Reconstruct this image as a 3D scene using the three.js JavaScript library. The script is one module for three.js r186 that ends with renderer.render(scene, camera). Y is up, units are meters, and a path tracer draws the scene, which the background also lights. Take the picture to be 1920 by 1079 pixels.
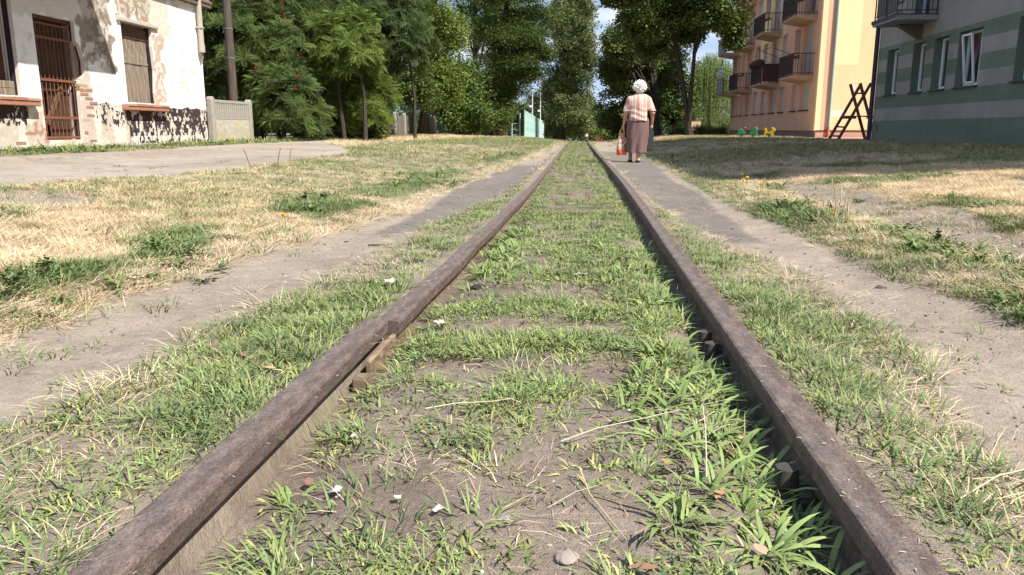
import * as THREE from 'three';
import { mergeGeometries, mergeVertices } from 'three/addons/utils/BufferGeometryUtils.js';
import { RoundedBoxGeometry } from 'three/addons/geometries/RoundedBoxGeometry.js';

// ---------------------------------------------------------------- camera, sky, sun, exposure
const scene = new THREE.Scene();
const EYE = new THREE.Vector3(0.09, 0.685, 0);
const PITCH = 0.20203, YAW = 0.08627, FOCAL = 1450;
const camera = new THREE.PerspectiveCamera(40.817, 1024 / 575, 0.05, 1500);
camera.rotation.order = 'YXZ';
camera.position.copy(EYE);
camera.rotation.set(-PITCH, YAW, 0);
scene.add(camera);

const renderer = new THREE.WebGLRenderer({ antialias: true });
renderer.setSize(1024, 575);
renderer.toneMapping = THREE.LinearToneMapping;
renderer.toneMappingExposure = 1.68;
renderer.shadowMap.enabled = true;

function rng(seed) { let s = seed >>> 0; return () => { s = (s + 0x6D2B79F5) | 0; let t = Math.imul(s ^ (s >>> 15), 1 | s); t = (t + Math.imul(t ^ (t >>> 7), 61 | t)) ^ t; return ((t ^ (t >>> 14)) >>> 0) / 4294967296; }; }
function hash2(x, y) { let h = Math.imul(x | 0, 374761393) + Math.imul(y | 0, 668265263); h = Math.imul(h ^ (h >>> 13), 1274126177); return ((h ^ (h >>> 16)) >>> 0) / 4294967296; }
function vnoise(x, y) { const xi = Math.floor(x), yi = Math.floor(y); let u = x - xi, v = y - yi; u = u * u * (3 - 2 * u); v = v * v * (3 - 2 * v); const a = hash2(xi, yi), b = hash2(xi + 1, yi), c = hash2(xi, yi + 1), d = hash2(xi + 1, yi + 1); return a + (b - a) * u + (c - a) * v + (a - b - c + d) * u * v; }
function fbm(x, y, o = 4) { let s = 0, a = 0.5, n = 0; for (let i = 0; i < o; i++) { s += a * vnoise(x, y); n += a; a *= 0.5; x = x * 2.03 + 17.1; y = y * 2.03 + 9.7; } return s / n; }
function tnoise(x, y, p) { const xi = Math.floor(x), yi = Math.floor(y); let u = x - xi, v = y - yi; u = u * u * (3 - 2 * u); v = v * v * (3 - 2 * v); const m = (k) => ((k % p) + p) % p; const a = hash2(m(xi), m(yi)), b = hash2(m(xi + 1), m(yi)), c = hash2(m(xi), m(yi + 1)), d = hash2(m(xi + 1), m(yi + 1)); return a + (b - a) * u + (c - a) * v + (a - b - c + d) * u * v; }
const clamp = (v, a = 0, b = 1) => Math.min(b, Math.max(a, v));
const ss = (a, b, v) => { const t = clamp((v - a) / (b - a)); return t * t * (3 - 2 * t); };
const lerp = (a, b, t) => a + (b - a) * t;
function table(pts) { return (q) => { if (q <= pts[0][0]) return pts[0][1]; for (let i = 1; i < pts.length; i++) if (q <= pts[i][0]) return lerp(pts[i - 1][1], pts[i][1], (q - pts[i - 1][0]) / (pts[i][0] - pts[i - 1][0])); return pts[pts.length - 1][1]; }; }

{ // one summer sky: blue, paler to the horizon, with scattered white clouds all the way round
  const W = 1024, H = 512, d = new Float32Array(W * H * 4);
  for (let j = 0; j < H; j++) for (let i = 0; i < W; i++) {
    const el = ((j + 0.5) / H - 0.5) * Math.PI, az = (i + 0.5) / W * Math.PI * 2, s = Math.max(0, Math.sin(el));
    const k = Math.pow(1 - s, 3.2);
    let r = lerp(0.17, 0.52, k), g = lerp(0.29, 0.66, k), b = lerp(0.55, 0.86, k);
    const c = Math.cos(el), kx = Math.cos(az) * c, kz = Math.sin(az) * c, m = 3.2 / (s + 0.22);
    let cl = fbm(kx * m + 31, kz * m + 12, 5);
    cl = ss(0.46, 0.70, cl) * 0.85 * ss(-0.02, 0.05, el) * (1 - ss(0.55, 1.2, el) * 0.4);
    r = lerp(r, 0.92, cl); g = lerp(g, 0.95, cl); b = lerp(b, 1.0, cl);
    d.set([r, g, b, 1], (j * W + i) * 4);
  }
  const t = new THREE.DataTexture(d, W, H, THREE.RGBAFormat, THREE.FloatType);
  t.mapping = THREE.EquirectangularReflectionMapping; t.magFilter = t.minFilter = THREE.LinearFilter; t.wrapS = THREE.RepeatWrapping; t.needsUpdate = true;
  scene.background = t; scene.environment = t; scene.backgroundIntensity = 0.72; scene.environmentIntensity = 0.72;
}
const SUN = new THREE.Vector3(1.395, 2.19, 1).normalize();
const sun = new THREE.DirectionalLight(new THREE.Color(1, 0.95, 0.87), 5);
sun.position.copy(SUN).multiplyScalar(120).add(new THREE.Vector3(0, 0, -35));
sun.target.position.set(0, 0, -35); scene.add(sun, sun.target);
sun.castShadow = true; sun.shadow.mapSize.set(4096, 4096);
Object.assign(sun.shadow.camera, { left: -60, right: 60, top: 60, bottom: -60, near: 1, far: 320 });

// ---------------------------------------------------------------- helpers
const names = new Map();
function numbered(n) { const k = names.get(n) || 0; names.set(n, k + 1); return k ? n + '_' + String(k).padStart(3, '0') : n; }
const V = (x, y, z) => new THREE.Vector3(x, y, z);
/** a photograph pixel (1920 x 1079) and a distance along the track -> a point */
function at(px, py, depth) {
  const r = V((px - 960) / FOCAL, -(py - 539.5) / FOCAL, -1).applyEuler(camera.rotation);
  return r.multiplyScalar(depth / -r.z).add(EYE);
}
function shadowed(o) { o.castShadow = true; o.receiveShadow = true; return o; }
function thing(name, label, category, pos = [0, 0, 0], turn = 0, group) {
  const o = new THREE.Group(); o.name = numbered(name); o.position.set(...pos); o.rotation.y = turn; scene.add(o);
  o.userData = { label, category }; if (group) o.userData.group = group; return o;
}
function single(name, geo, mat, label, category, group, pos, turn) {
  const o = shadowed(new THREE.Mesh(geo, mat)); o.name = numbered(name); o.userData = { label, category }; if (group) o.userData.group = group;
  if (pos) o.position.set(...pos); if (turn) o.rotation.y = turn; scene.add(o); return o;
}
function part(name, geo, mat, parent, pos, rot) {
  const o = shadowed(new THREE.Mesh(geo, mat)); o.name = name; if (pos) o.position.set(...pos); if (rot) o.rotation.set(...rot); parent.add(o); return o;
}
function structure(name, geo, mat) { const o = shadowed(new THREE.Mesh(geo, mat)); o.name = numbered(name); o.userData = { kind: 'structure' }; scene.add(o); return o; }
/** texture coordinates in metres, by the way each face points */
function metric(g) { const p = g.attributes.position, n = g.attributes.normal, u = new Float32Array(p.count * 2); for (let i = 0; i < p.count; i++) { const ax = Math.abs(n.getX(i)), ay = Math.abs(n.getY(i)), az = Math.abs(n.getZ(i)); u[i * 2] = ax > ay && ax > az ? p.getZ(i) : p.getX(i); u[i * 2 + 1] = ay > ax && ay > az ? p.getZ(i) : p.getY(i); } g.setAttribute('uv', new THREE.BufferAttribute(u, 2)); return g; }
const box = (x0, x1, y0, y1, z0, z1) => metric(new THREE.BoxGeometry(Math.abs(x1 - x0), Math.abs(y1 - y0), Math.abs(z1 - z0)).translate((x0 + x1) / 2, (y0 + y1) / 2, (z0 + z1) / 2));
const rbox = (x0, x1, y0, y1, z0, z1, r = 0.01) => metric(new RoundedBoxGeometry(Math.abs(x1 - x0), Math.abs(y1 - y0), Math.abs(z1 - z0), 1, Math.min(r, Math.abs(x1 - x0) / 2.1, Math.abs(y1 - y0) / 2.1, Math.abs(z1 - z0) / 2.1)).translate((x0 + x1) / 2, (y0 + y1) / 2, (z0 + z1) / 2));
function clean(g) { if (g.index) g = g.toNonIndexed(); for (const k of Object.keys(g.attributes)) if (!['position', 'normal', 'uv'].includes(k)) g.deleteAttribute(k); return g; }
const merged = (list) => mergeGeometries(list.map(clean));
/** round bar between points, tapering */
function bar(a, b, r0, r1 = r0, seg = 7) {
  const A = V(...a), B = V(...b), d = B.clone().sub(A), g = new THREE.CylinderGeometry(r1, r0, d.length(), seg);
  g.applyQuaternion(new THREE.Quaternion().setFromUnitVectors(V(0, 1, 0), d.normalize())); return g.translate((a[0] + b[0]) / 2, (a[1] + b[1]) / 2, (a[2] + b[2]) / 2);
}
/** square bar between points: w across, h the other way; up is the direction of h */
function beam(a, b, w, h, up = V(0, 1, 0)) {
  const A = V(...a), B = V(...b), d = B.clone().sub(A), L = d.length(), z = d.normalize(), x = up.clone().cross(z).normalize(), y = z.clone().cross(x);
  const g = new RoundedBoxGeometry(w, h, L, 1, Math.min(w, h) * 0.12), m = new THREE.Matrix4().makeBasis(x, y, z); m.setPosition((A.x + B.x) / 2, (A.y + B.y) / 2, (A.z + B.z) / 2);
  return g.applyMatrix4(m);
}
function tube(points, radii, seg = 8) { // tapering tube through points
  const pos = [], idx = [], uv = [], P = points.map((p) => V(...p)); let L = 0;
  for (let i = 0; i < P.length; i++) {
    const t = P[Math.min(i + 1, P.length - 1)].clone().sub(P[Math.max(i - 1, 0)]).normalize();
    const x = (Math.abs(t.y) > 0.9 ? V(1, 0, 0) : V(0, 1, 0)).cross(t).normalize(), y = t.clone().cross(x);
    if (i) L += P[i].distanceTo(P[i - 1]);
    for (let k = 0; k <= seg; k++) { const a = k / seg * Math.PI * 2, r = radii[i]; pos.push(P[i].x + (x.x * Math.cos(a) + y.x * Math.sin(a)) * r, P[i].y + (x.y * Math.cos(a) + y.y * Math.sin(a)) * r, P[i].z + (x.z * Math.cos(a) + y.z * Math.sin(a)) * r); uv.push(k / seg * 0.8, L); }
  }
  for (let i = 0; i < P.length - 1; i++) for (let k = 0; k < seg; k++) { const a = i * (seg + 1) + k, b = a + seg + 1; idx.push(a, a + 1, b, b, a + 1, b + 1); }
  const g = new THREE.BufferGeometry(); g.setAttribute('position', new THREE.Float32BufferAttribute(pos, 3)); g.setAttribute('uv', new THREE.Float32BufferAttribute(uv, 2)); g.setIndex(idx); g.computeVertexNormals(); return g;
}
/** smooth surface of a signed distance function by surface nets */
function skin(f, lo, hi, cell) {
  const n = [0, 1, 2].map((k) => Math.ceil((hi[k] - lo[k]) / cell) + 1), [nx, ny, nz] = n, val = new Float32Array(nx * ny * nz), id = (i, j, k) => i + nx * (j + ny * k);
  for (let k = 0; k < nz; k++) for (let j = 0; j < ny; j++) for (let i = 0; i < nx; i++) val[id(i, j, k)] = f(lo[0] + i * cell, lo[1] + j * cell, lo[2] + k * cell);
  const vert = new Int32Array(nx * ny * nz).fill(-1), pos = [], idx = [];
  for (let k = 0; k < nz - 1; k++) for (let j = 0; j < ny - 1; j++) for (let i = 0; i < nx - 1; i++) {
    let x = 0, y = 0, z = 0, c = 0; const g = (a, b, d) => val[id(i + a, j + b, k + d)];
    const edge = (a, b) => { const va = g(...a), vb = g(...b); if ((va < 0) === (vb < 0)) return; const t = va / (va - vb); x += a[0] + (b[0] - a[0]) * t; y += a[1] + (b[1] - a[1]) * t; z += a[2] + (b[2] - a[2]) * t; c++; };
    for (const u of [0, 1]) for (const v of [0, 1]) { edge([0, u, v], [1, u, v]); edge([u, 0, v], [u, 1, v]); edge([u, v, 0], [u, v, 1]); }
    if (c) { vert[id(i, j, k)] = pos.length / 3; pos.push(lo[0] + (i + x / c) * cell, lo[1] + (j + y / c) * cell, lo[2] + (k + z / c) * cell); }
  }
  const quad = (a, b, c, d, flip) => { if (a < 0 || b < 0 || c < 0 || d < 0) return; flip ? idx.push(a, c, b, a, d, c) : idx.push(a, b, c, a, c, d); };
  for (let k = 1; k < nz - 1; k++) for (let j = 1; j < ny - 1; j++) for (let i = 1; i < nx - 1; i++) {
    const s = val[id(i, j, k)] < 0;
    if (s !== val[id(i + 1, j, k)] < 0) quad(vert[id(i, j - 1, k - 1)], vert[id(i, j, k - 1)], vert[id(i, j, k)], vert[id(i, j - 1, k)], !s);
    if (s !== val[id(i, j + 1, k)] < 0) quad(vert[id(i - 1, j, k - 1)], vert[id(i - 1, j, k)], vert[id(i, j, k)], vert[id(i, j, k - 1)], !s);
    if (s !== val[id(i, j, k + 1)] < 0) quad(vert[id(i - 1, j - 1, k)], vert[id(i, j - 1, k)], vert[id(i, j, k)], vert[id(i - 1, j, k)], !s);
  }
  const g = new THREE.BufferGeometry(); g.setAttribute('position', new THREE.Float32BufferAttribute(pos, 3));
  g.setAttribute('uv', new THREE.Float32BufferAttribute(pos.flatMap((v, q) => q % 3 === 0 ? [v, pos[q + 1]] : []), 2)); g.setIndex(idx); g.computeVertexNormals(); return g;
}
function capsule(a, b, ra, rb) { const d = [b[0] - a[0], b[1] - a[1], b[2] - a[2]], L2 = d[0] ** 2 + d[1] ** 2 + d[2] ** 2; return (x, y, z) => { const t = clamp(((x - a[0]) * d[0] + (y - a[1]) * d[1] + (z - a[2]) * d[2]) / L2); return Math.hypot(x - a[0] - d[0] * t, y - a[1] - d[1] * t, z - a[2] - d[2] * t) - lerp(ra, rb, t); }; }
function ellipsoid(c, r) { return (x, y, z) => { const k0 = Math.hypot((x - c[0]) / r[0], (y - c[1]) / r[1], (z - c[2]) / r[2]), k1 = Math.hypot((x - c[0]) / r[0] ** 2, (y - c[1]) / r[1] ** 2, (z - c[2]) / r[2] ** 2); return k1 < 1e-6 ? -Math.min(...r) : k0 * (k0 - 1) / k1; }; }
function blend(list, k = 0.03) { return (x, y, z) => { let s = 1e9; for (const f of list) { const v = f(x, y, z), h = Math.max(k - Math.abs(s - v), 0) / k; s = Math.min(s, v) - h * h * k * 0.25; } return s; }; }

// ---------------------------------------------------------------- textures and materials
function texture(W, H, fn, srgb = true) {
  const d = new Uint8Array(W * H * 4);
  for (let j = 0; j < H; j++) for (let i = 0; i < W; i++) { const c = fn(i, j, W, H); const o = (j * W + i) * 4; d[o] = clamp(c[0], 0, 255); d[o + 1] = clamp(c[1], 0, 255); d[o + 2] = clamp(c[2], 0, 255); d[o + 3] = 255; }
  const t = new THREE.DataTexture(d, W, H); t.wrapS = t.wrapT = THREE.RepeatWrapping; t.magFilter = THREE.LinearFilter; t.minFilter = THREE.LinearMipmapLinearFilter; t.generateMipmaps = true;
  if (srgb) t.colorSpace = THREE.SRGBColorSpace; t.needsUpdate = true; return t;
}
function sized(t, w, h = w, ou = 0, ov = 0) { const c = t.clone(); c.repeat.set(1 / w, 1 / h); c.offset.set(-ou / w, -ov / h); c.needsUpdate = true; return c; }
const mat = (c, o = {}) => new THREE.MeshStandardMaterial({ color: Array.isArray(c) ? new THREE.Color().setRGB(...c) : c, roughness: 0.85, ...o });
const grainTex = texture(512, 512, (i, j) => { const a = tnoise(i / 4, j / 4, 128), b = tnoise(i / 16, j / 16, 32), c = tnoise(i / 64, j / 64, 8), e = hash2(i, j); const v = 232 + (a - 0.5) * 34 + (b - 0.5) * 22 + (c - 0.5) * 18 + (e - 0.5) * 34; return [v, v, v]; });
const bumpTex = texture(512, 512, (i, j) => { const v = 128 + (tnoise(i / 3, j / 3, 171) - 0.5) * 90 + (tnoise(i / 16, j / 16, 32) - 0.5) * 90 + (hash2(i, j) - 0.5) * 50; return [v, v, v]; }, false);
const woodTex = texture(256, 512, (i, j) => { const w = tnoise(i / 3 + 0.6 * tnoise(j / 64, 3, 8), j / 128, 85), a = tnoise(i / 9, j / 64, 28), e = hash2(i, j >> 3); const v = 175 + (w - 0.5) * 80 + (a - 0.5) * 60 + (e - 0.5) * 20; return [v, v * 0.985, v * 0.96]; });
const soft = (c, rep = 0.6, o = {}) => mat(c, { map: sized(grainTex, rep), bumpMap: sized(bumpTex, rep), bumpScale: 0.002, ...o });
// ---------------------------------------------------------------- the ground: zones, heights, one sheet cut along the zones
// tables run over d = -z, metres ahead of the camera
const LL = table([[0, -1.74], [2.2, -1.71], [2.9, -1.66], [3.75, -1.54], [5.2, -1.5], [6, -1.36], [8.2, -1.36], [10.4, -1.22], [17.8, -0.97], [30, -0.8], [60, -0.8]]);
const LR = table([[0, -1.18], [1.9, -1.19], [2.4, -1.15], [3, -1.06], [4.2, -1.03], [6.4, -0.80], [9, -0.63], [11.7, -0.6], [30, -0.58], [60, -0.6]]);
const RL = table([[0, 0.90], [1.4, 0.92], [1.75, 0.97], [2.2, 1.09], [2.85, 1.11], [3.45, 1.2], [4.0, 1.1], [4.6, 0.95], [5.5, 0.80], [9, 0.75], [16, 0.72], [60, 0.7]]);
const RR = table([[0, 1.66], [2.7, 1.64], [3.5, 1.54], [4.5, 1.55], [6.2, 1.42], [10.6, 1.47], [19, 1.62], [40, 1.7], [60, 1.7]]);
const PE = table([[0, -4.3], [5.4, -4.18], [6.7, -3.92], [9.4, -3.78], [14, -4.1], [17, -5.0], [20, -6.3], [23, -7.6], [27, -8.6], [60, -9]]);
const PF = table([[0, -7.5], [9.8, -7.6], [13, -7.5], [19.5, -8.1], [30, -8.3], [60, -8.6]]);
const railL = table([[-2, -0.56], [0.9, -0.557], [2.4, -0.547], [3.0, -0.541], [3.6, -0.521], [4.3, -0.518], [5, -0.497], [6, -0.49], [7, -0.468], [8.4, -0.455], [13, -0.45], [24, -0.485], [60, -0.52]]);
const railR = table([[-2, 0.58], [1, 0.583], [2.5, 0.588], [4, 0.595], [6, 0.612], [9, 0.628], [13, 0.618], [20, 0.575], [34, 0.52], [60, 0.5]]);
const bare = [[0.7, 0.10], [1.3, 0.14], [2.1, 0.09], [2.62, 0.08], [3.2, 0.10], [4.25, 0.12], [5.0, 0.1], [5.7, 0.14], [6.7, 0.16], [7.9, 0.2], [9.2, 0.25], [10.8, 0.3]];

/** weights of what lies at (x, z) */
function zoneAt(x, z) {
  const d = -z, e = (fbm(x * 2.3 + 5, z * 1.1, 3) - 0.5) * 0.5 + (fbm(x * 11, z * 7, 2) - 0.5) * 0.14, ff = clamp(1.3 - d / 60, 0.3, 1);
  const q = { path: 0, tar: 0, paved: 0, green: 0, straw: 0, lush: 0, bare: 0, weeds: 0 };
  const xl = LL(d) + e * 0.45 * ff, xr = LR(d) + e * 0.35 * ff, yl = RL(d) + e * 0.4 * ff, yr = RR(d) + e * 0.45 * ff;
  const big = fbm(x * 0.55 + 40, z * 0.42 + 7, 3), mid = fbm(x * 1.7 + 3, z * 1.2 + 20, 3), fine = fbm(x * 6 + 8, z * 5, 3);
  if (x > xl && x < xr) q.path = 1;
  else if (x > yl && x < yr) q.path = 1;
  if (q.path) { // remains of an old tarred crossing
    const k = fbm(x * 1.2, z * 0.6 + 3, 3) - 0.5;
    if (x < 0) q.tar = ss(-0.02, 0.02, Math.min((x + 1.26 + (d > 9 ? (d - 9) * 0.04 : 0)) * 0.6, (d - 4.9) * 0.25 - (0.3 - Math.abs(x + 0.95)) * 0.1, (15 - d) * 0.1) + k * 0.12);
    else q.tar = ss(-0.02, 0.02, Math.min((1.22 + (d - 5) * 0.03 - x) * 0.6, (d - 4.7) * 0.25, (24 - d) * 0.1) + k * 0.14);
    q.green = 0.05 * ss(0.55, 0.75, fine) * (1 - q.tar);
    return q;
  }
  if (x >= xr && x <= yl) {
    const cl = railL(d), cr = railR(d);
    if (x > cl && x < cr) {
      let b = 0; for (const [c, w] of bare) b = Math.max(b, (1 - ss(w * 0.7, w * 1.9, Math.abs(d - c + e * 0.5))) * (c < 0.9 ? 0.3 : c > 3.6 ? 0.75 * ss(0.35, 0.6, fbm(x * 2.6 + c * 9, c * 3, 2)) : 1));
      b *= 1 - ss(0.18, 0.42, x + e * 0.4) * 0.85; b = Math.max(b, ss(0.55, 0.66, mid) * 0.85, ss(0.57, 0.67, fbm(x * 5 + 31, z * 4 + 8, 2)) * 0.8);
      b *= 1 - ss(9, 16, d) * 0.8;
      q.bare = b; q.green = (1 - b) * (0.74 + 0.35 * fine) + 0.05;
      q.lush = ss(0.12, 0.36, x + e * 0.5) * (1 - ss(3.8, 5, d)) * ss(0.36, 0.5, fbm(x * 2.4, z * 1.9 + 2, 2)) * 0.55 + (x < -0.22 ? ss(3.4, 3.8, d) * (1 - ss(4.8, 5.6, d)) * 0.9 : 0);
    } else {
      const edge = x < 0 ? Math.min(1, (x - xr) / 0.22) : Math.min(1, (yl - x) / 0.42);
      q.green = (0.58 + 0.5 * fine) * (0.2 + 0.8 * edge) * (1 - 0.65 * ss(0.56, 0.66, mid)); q.bare = 1 - q.green; q.straw = 0.12 * (1 - edge) + 0.05;
    }
    return q;
  }
  if (x < 0) {
    const s = xl - x, pe = PE(d) + e * 1.1, pf = PF(d) - e * 0.8;
    if (x < pe) {
      if (x > pf) { q.paved = 1; q.green = 0.10 * ss(0.6, 0.72, mid) * ss(0.4, 0.6, fine); }
      else { q.bare = 0.4; q.green = 0.35 + 0.5 * ss(0.4, 0.6, mid); q.weeds = ss(0.42, 0.6, mid) * 0.9; q.straw = 0.15; }
      return q;
    }
    const far = ss(1.25, 0.75, Math.hypot((x + 2.6) / 3.4, (z + 27) / 17) + e * 0.5); // the greener stretch of verge by the trees
    if (s < 0.24) { q.straw = 0.5; q.bare = 0.55; q.green = 0.08 + 0.3 * far; return q; }
    const band = ss(0.2, 0.35, s + e * 0.3) * (1 - ss(0.62, 0.95, s + e * 0.5)) * ss(0.4, 0.56, mid + 0.04);
    const gr = Math.max(band, ss(0.55, 0.7, big) * (0.25 + 0.45 * far), far * (0.45 + 0.5 * ss(0.35, 0.6, big)), ss(0.62, 0.7, mid) * 0.5);
    q.green = gr; q.weeds = band * 0.45 * ss(0.4, 0.6, fbm(x * 1.5 + 70, z * 1.1, 2)); q.straw = (1 - gr * 0.8) * (0.7 + 0.4 * fine) * (1 - far * 0.45);
    const grey = ss(1, 0.6, Math.hypot((x + 3.8) / 0.75, (z + 4.9) / 0.55)); if (grey > 0.3) { q.bare = 1; q.green = 0.05; q.straw = 0.05; q.weeds = 0; }
    return q;
  }
  const t = x - yr, bandC = 2.38 + e * 0.3 + (d < 4 ? (4 - d) * 0.12 : 0), bw = 0.27 * ss(2.2, 3.4, d) * (1 - ss(7.4, 9.4, d));
  if (Math.abs(x - bandC) < bw + e * 0.3 && d < 9.5) { q.bare = 1; q.green = 0.05; q.straw = 0.06; return q; }
  const gr = Math.max((1 - ss(0.35, 0.75, t + e * 0.5)) * (0.28 + 0.5 * fine) * (0.5 + 0.7 * ss(0.35, 0.6, mid)), ss(0.52, 0.66, mid) * 0.75, ss(1.2, 0.85, Math.hypot((x - 7) / 6.5, (z + 24) / 14) + e * 0.4) * (0.45 + 0.35 * ss(0.4, 0.6, big))); // greener lawn before the blocks, its green share raised to deepen the shade there
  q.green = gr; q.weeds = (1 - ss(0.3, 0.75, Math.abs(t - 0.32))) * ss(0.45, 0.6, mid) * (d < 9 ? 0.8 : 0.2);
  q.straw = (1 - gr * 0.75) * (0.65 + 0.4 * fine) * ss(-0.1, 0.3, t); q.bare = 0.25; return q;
}
function heightAt(x, z) {
  const d = -z;
  let h;
  if (x < 0) {
    const xl = LL(d), xr = LR(d), c = railL(d), buried = ss(6.5, 11, d) * 0.03;
    if (x > c) h = lerp(-0.035, 0.0, ss(0.05, 0.22, x - c)) + buried * (1 - ss(0.1, 0.3, x - c)) * 1.8;
    else if (x > xr) h = lerp(0.055 + buried * 0.62 * ss(0.3, 0.55, fbm(1, d * 0.7, 2)), 0.03, ss(0.05, 0.5, c - x));
    else if (x > xl) h = 0.026 - 0.012 * Math.sin(Math.PI * clamp((x - xl) / (xr - xl)));
    else { const s = xl - x; h = 0.03 + 0.07 * ss(0, 0.5, s) + 0.15 * ss(0.5, 2.6, s) + 0.09 * ss(3.5, 7.2, s); }
  } else {
    const yl = RL(d), yr = RR(d), c = railR(d);
    if (x < c) h = lerp(-0.045, 0.0, ss(0.05, 0.24, c - x));
    else if (x < yl) h = lerp(0.056, 0.03, ss(0.05, 0.4, x - c));
    else if (x < yr) h = 0.028 - 0.012 * Math.sin(Math.PI * clamp((x - yl) / (yr - yl)));
    else { const t = x - yr; h = 0.03 + 0.04 * ss(0, 0.35, t) + 0.1 * ss(0.7, 1.5, t) + 0.14 * ss(1.3, 3.4, t); }
  }
  const w = 1 - ss(6, 10, Math.abs(x)) * (d < 64 ? 1 : 1 - ss(64, 75, d));
  h -= 0.0168 * Math.max(0, d - 42) * w;
  if (d < 30) { const near = 1 - ss(8, 30, d), calm = (Math.abs(x - railL(d)) < 0.09 || Math.abs(x - railR(d)) < 0.09) ? 0.2 : 1; h += ((fbm(x * 5, z * 5, 3) - 0.5) * 0.022 + (fbm(x * 22, z * 22, 2) - 0.5) * 0.012) * near * calm; if (d < 14 && (x < LR(d) && x > LL(d) || x > RL(d) && x < RR(d))) h -= 0.010 * ss(0.58, 0.68, fbm(x * 4.5 + 21, z * 3.2 + 4, 2)); }
  return h;
}
{
  const zs = [], xs = [];
  for (let z = 14; z > 0.3; z -= 0.3) zs.push(z);
  for (let z = 0.3; z > -0.6; z -= 0.05) zs.push(z);
  for (let d = 0.6; d < 700; d += Math.max(0.018, d * 0.0088)) zs.push(-d);
  zs.push(-700);
  const half = []; for (let x = 0; x < 1.9; x += 0.024) half.push(x);
  for (let x = 1.9, s = 0.03; x < 400; x += s, s *= 1.052) half.push(x);
  for (const x of [...half].reverse()) xs.push(-x - 0.012); for (const x of half) xs.push(x + 0.012);
  const nx = xs.length, nz = zs.length, P = new Float32Array(nx * nz * 3), C = new Float32Array(nx * nz * 3), U = new Float32Array(nx * nz * 2), kind = new Uint8Array(nx * nz);
  const soil = [0.31, 0.245, 0.195], dust = [0.375, 0.305, 0.237], tar = [0.225, 0.192, 0.163], stone = [0.46, 0.385, 0.315], strawC = [0.56, 0.44, 0.27], turf = [0.21, 0.19, 0.105], humus = [0.19, 0.138, 0.108];
  for (let j = 0, o = 0; j < nz; j++) for (let i = 0; i < nx; i++, o++) {
    const x = xs[i], z = zs[j], q = zoneAt(x, z), d = -z;
    P.set([x, heightAt(x, z) + (q.paved ? 0.006 : 0), z], o * 3); U.set([x, z], o * 2);
    kind[o] = q.path ? (x < 0 ? 1 : 2) : q.paved ? 3 : 0;
    let c = soil;
    const mix = (a, b, t) => [lerp(a[0], b[0], t), lerp(a[1], b[1], t), lerp(a[2], b[2], t)];
    if (q.path) c = mix(dust, tar, q.tar);
    else if (q.paved) c = mix(stone, dust, ss(0.35, 0.65, fbm(x * 0.9, z * 0.9, 3)));
    else {
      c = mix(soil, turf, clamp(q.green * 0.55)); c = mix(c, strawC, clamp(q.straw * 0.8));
      if (x > railL(d) && x < railR(d)) c = mix(c, humus, 0.25 + 0.5 * ss(0.42, 0.6, fbm(x * 4 + 60, z * 4, 3))); // rotted plant litter, in patches
      if (q.bare > 0.9 && Math.abs(x) > 1.4) c = mix(c, dust, 0.5);
    }
    const v = 0.82 + 0.36 * fbm(x * 3.1, z * 3.1 + 50, 4), v2 = d < 14 ? 0.9 + 0.2 * fbm(x * 28, z * 28, 2) : 1;
    C.set([c[0] * v * v2, c[1] * v * v2, c[2] * v * v2], o * 3);
  }
  const idx = [[], [], [], []];
  for (let j = 0; j < nz - 1; j++) for (let i = 0; i < nx - 1; i++) {
    const a = j * nx + i, b = a + 1, c = a + nx, e = c + 1, far = -zs[j] > 60;
    for (const [p, q, r] of [[a, b, c], [b, e, c]]) { const ks = [kind[p], kind[q], kind[r]], k = far ? 0 : ks[0] === ks[1] && ks[1] === ks[2] ? ks[0] : 0; idx[k].push(p, q, r); }
  }
  const groundMat = new THREE.MeshStandardMaterial({ vertexColors: true, roughness: 0.97, map: sized(grainTex, 0.45), bumpMap: sized(bumpTex, 0.32), bumpScale: 0.008 });
  const full = new THREE.BufferGeometry(); full.setAttribute('position', new THREE.BufferAttribute(P, 3)); full.setIndex(idx.flat()); full.computeVertexNormals();
  const N = full.attributes.normal.array;
  ['ground', 'dirt_path', 'dirt_path', 'paved_road'].forEach((n, k) => {
    const map = new Map(), p = [], nn = [], u = [], c = [], ii = [];
    for (const v of idx[k]) { let m = map.get(v); if (m === undefined) { m = p.length / 3; map.set(v, m); p.push(P[v * 3], P[v * 3 + 1], P[v * 3 + 2]); nn.push(N[v * 3], N[v * 3 + 1], N[v * 3 + 2]); u.push(U[v * 2], U[v * 2 + 1]); c.push(C[v * 3], C[v * 3 + 1], C[v * 3 + 2]); } ii.push(m); }
    const g = new THREE.BufferGeometry(); g.setAttribute('position', new THREE.Float32BufferAttribute(p, 3)); g.setAttribute('normal', new THREE.Float32BufferAttribute(nn, 3)); g.setAttribute('uv', new THREE.Float32BufferAttribute(u, 2)); g.setAttribute('color', new THREE.Float32BufferAttribute(c, 3)); g.setIndex(ii);
    structure(n, g, groundMat);
  });
}
const onGround = (x, z, dy = 0) => [x, heightAt(x, z) + dy, z];
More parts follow.
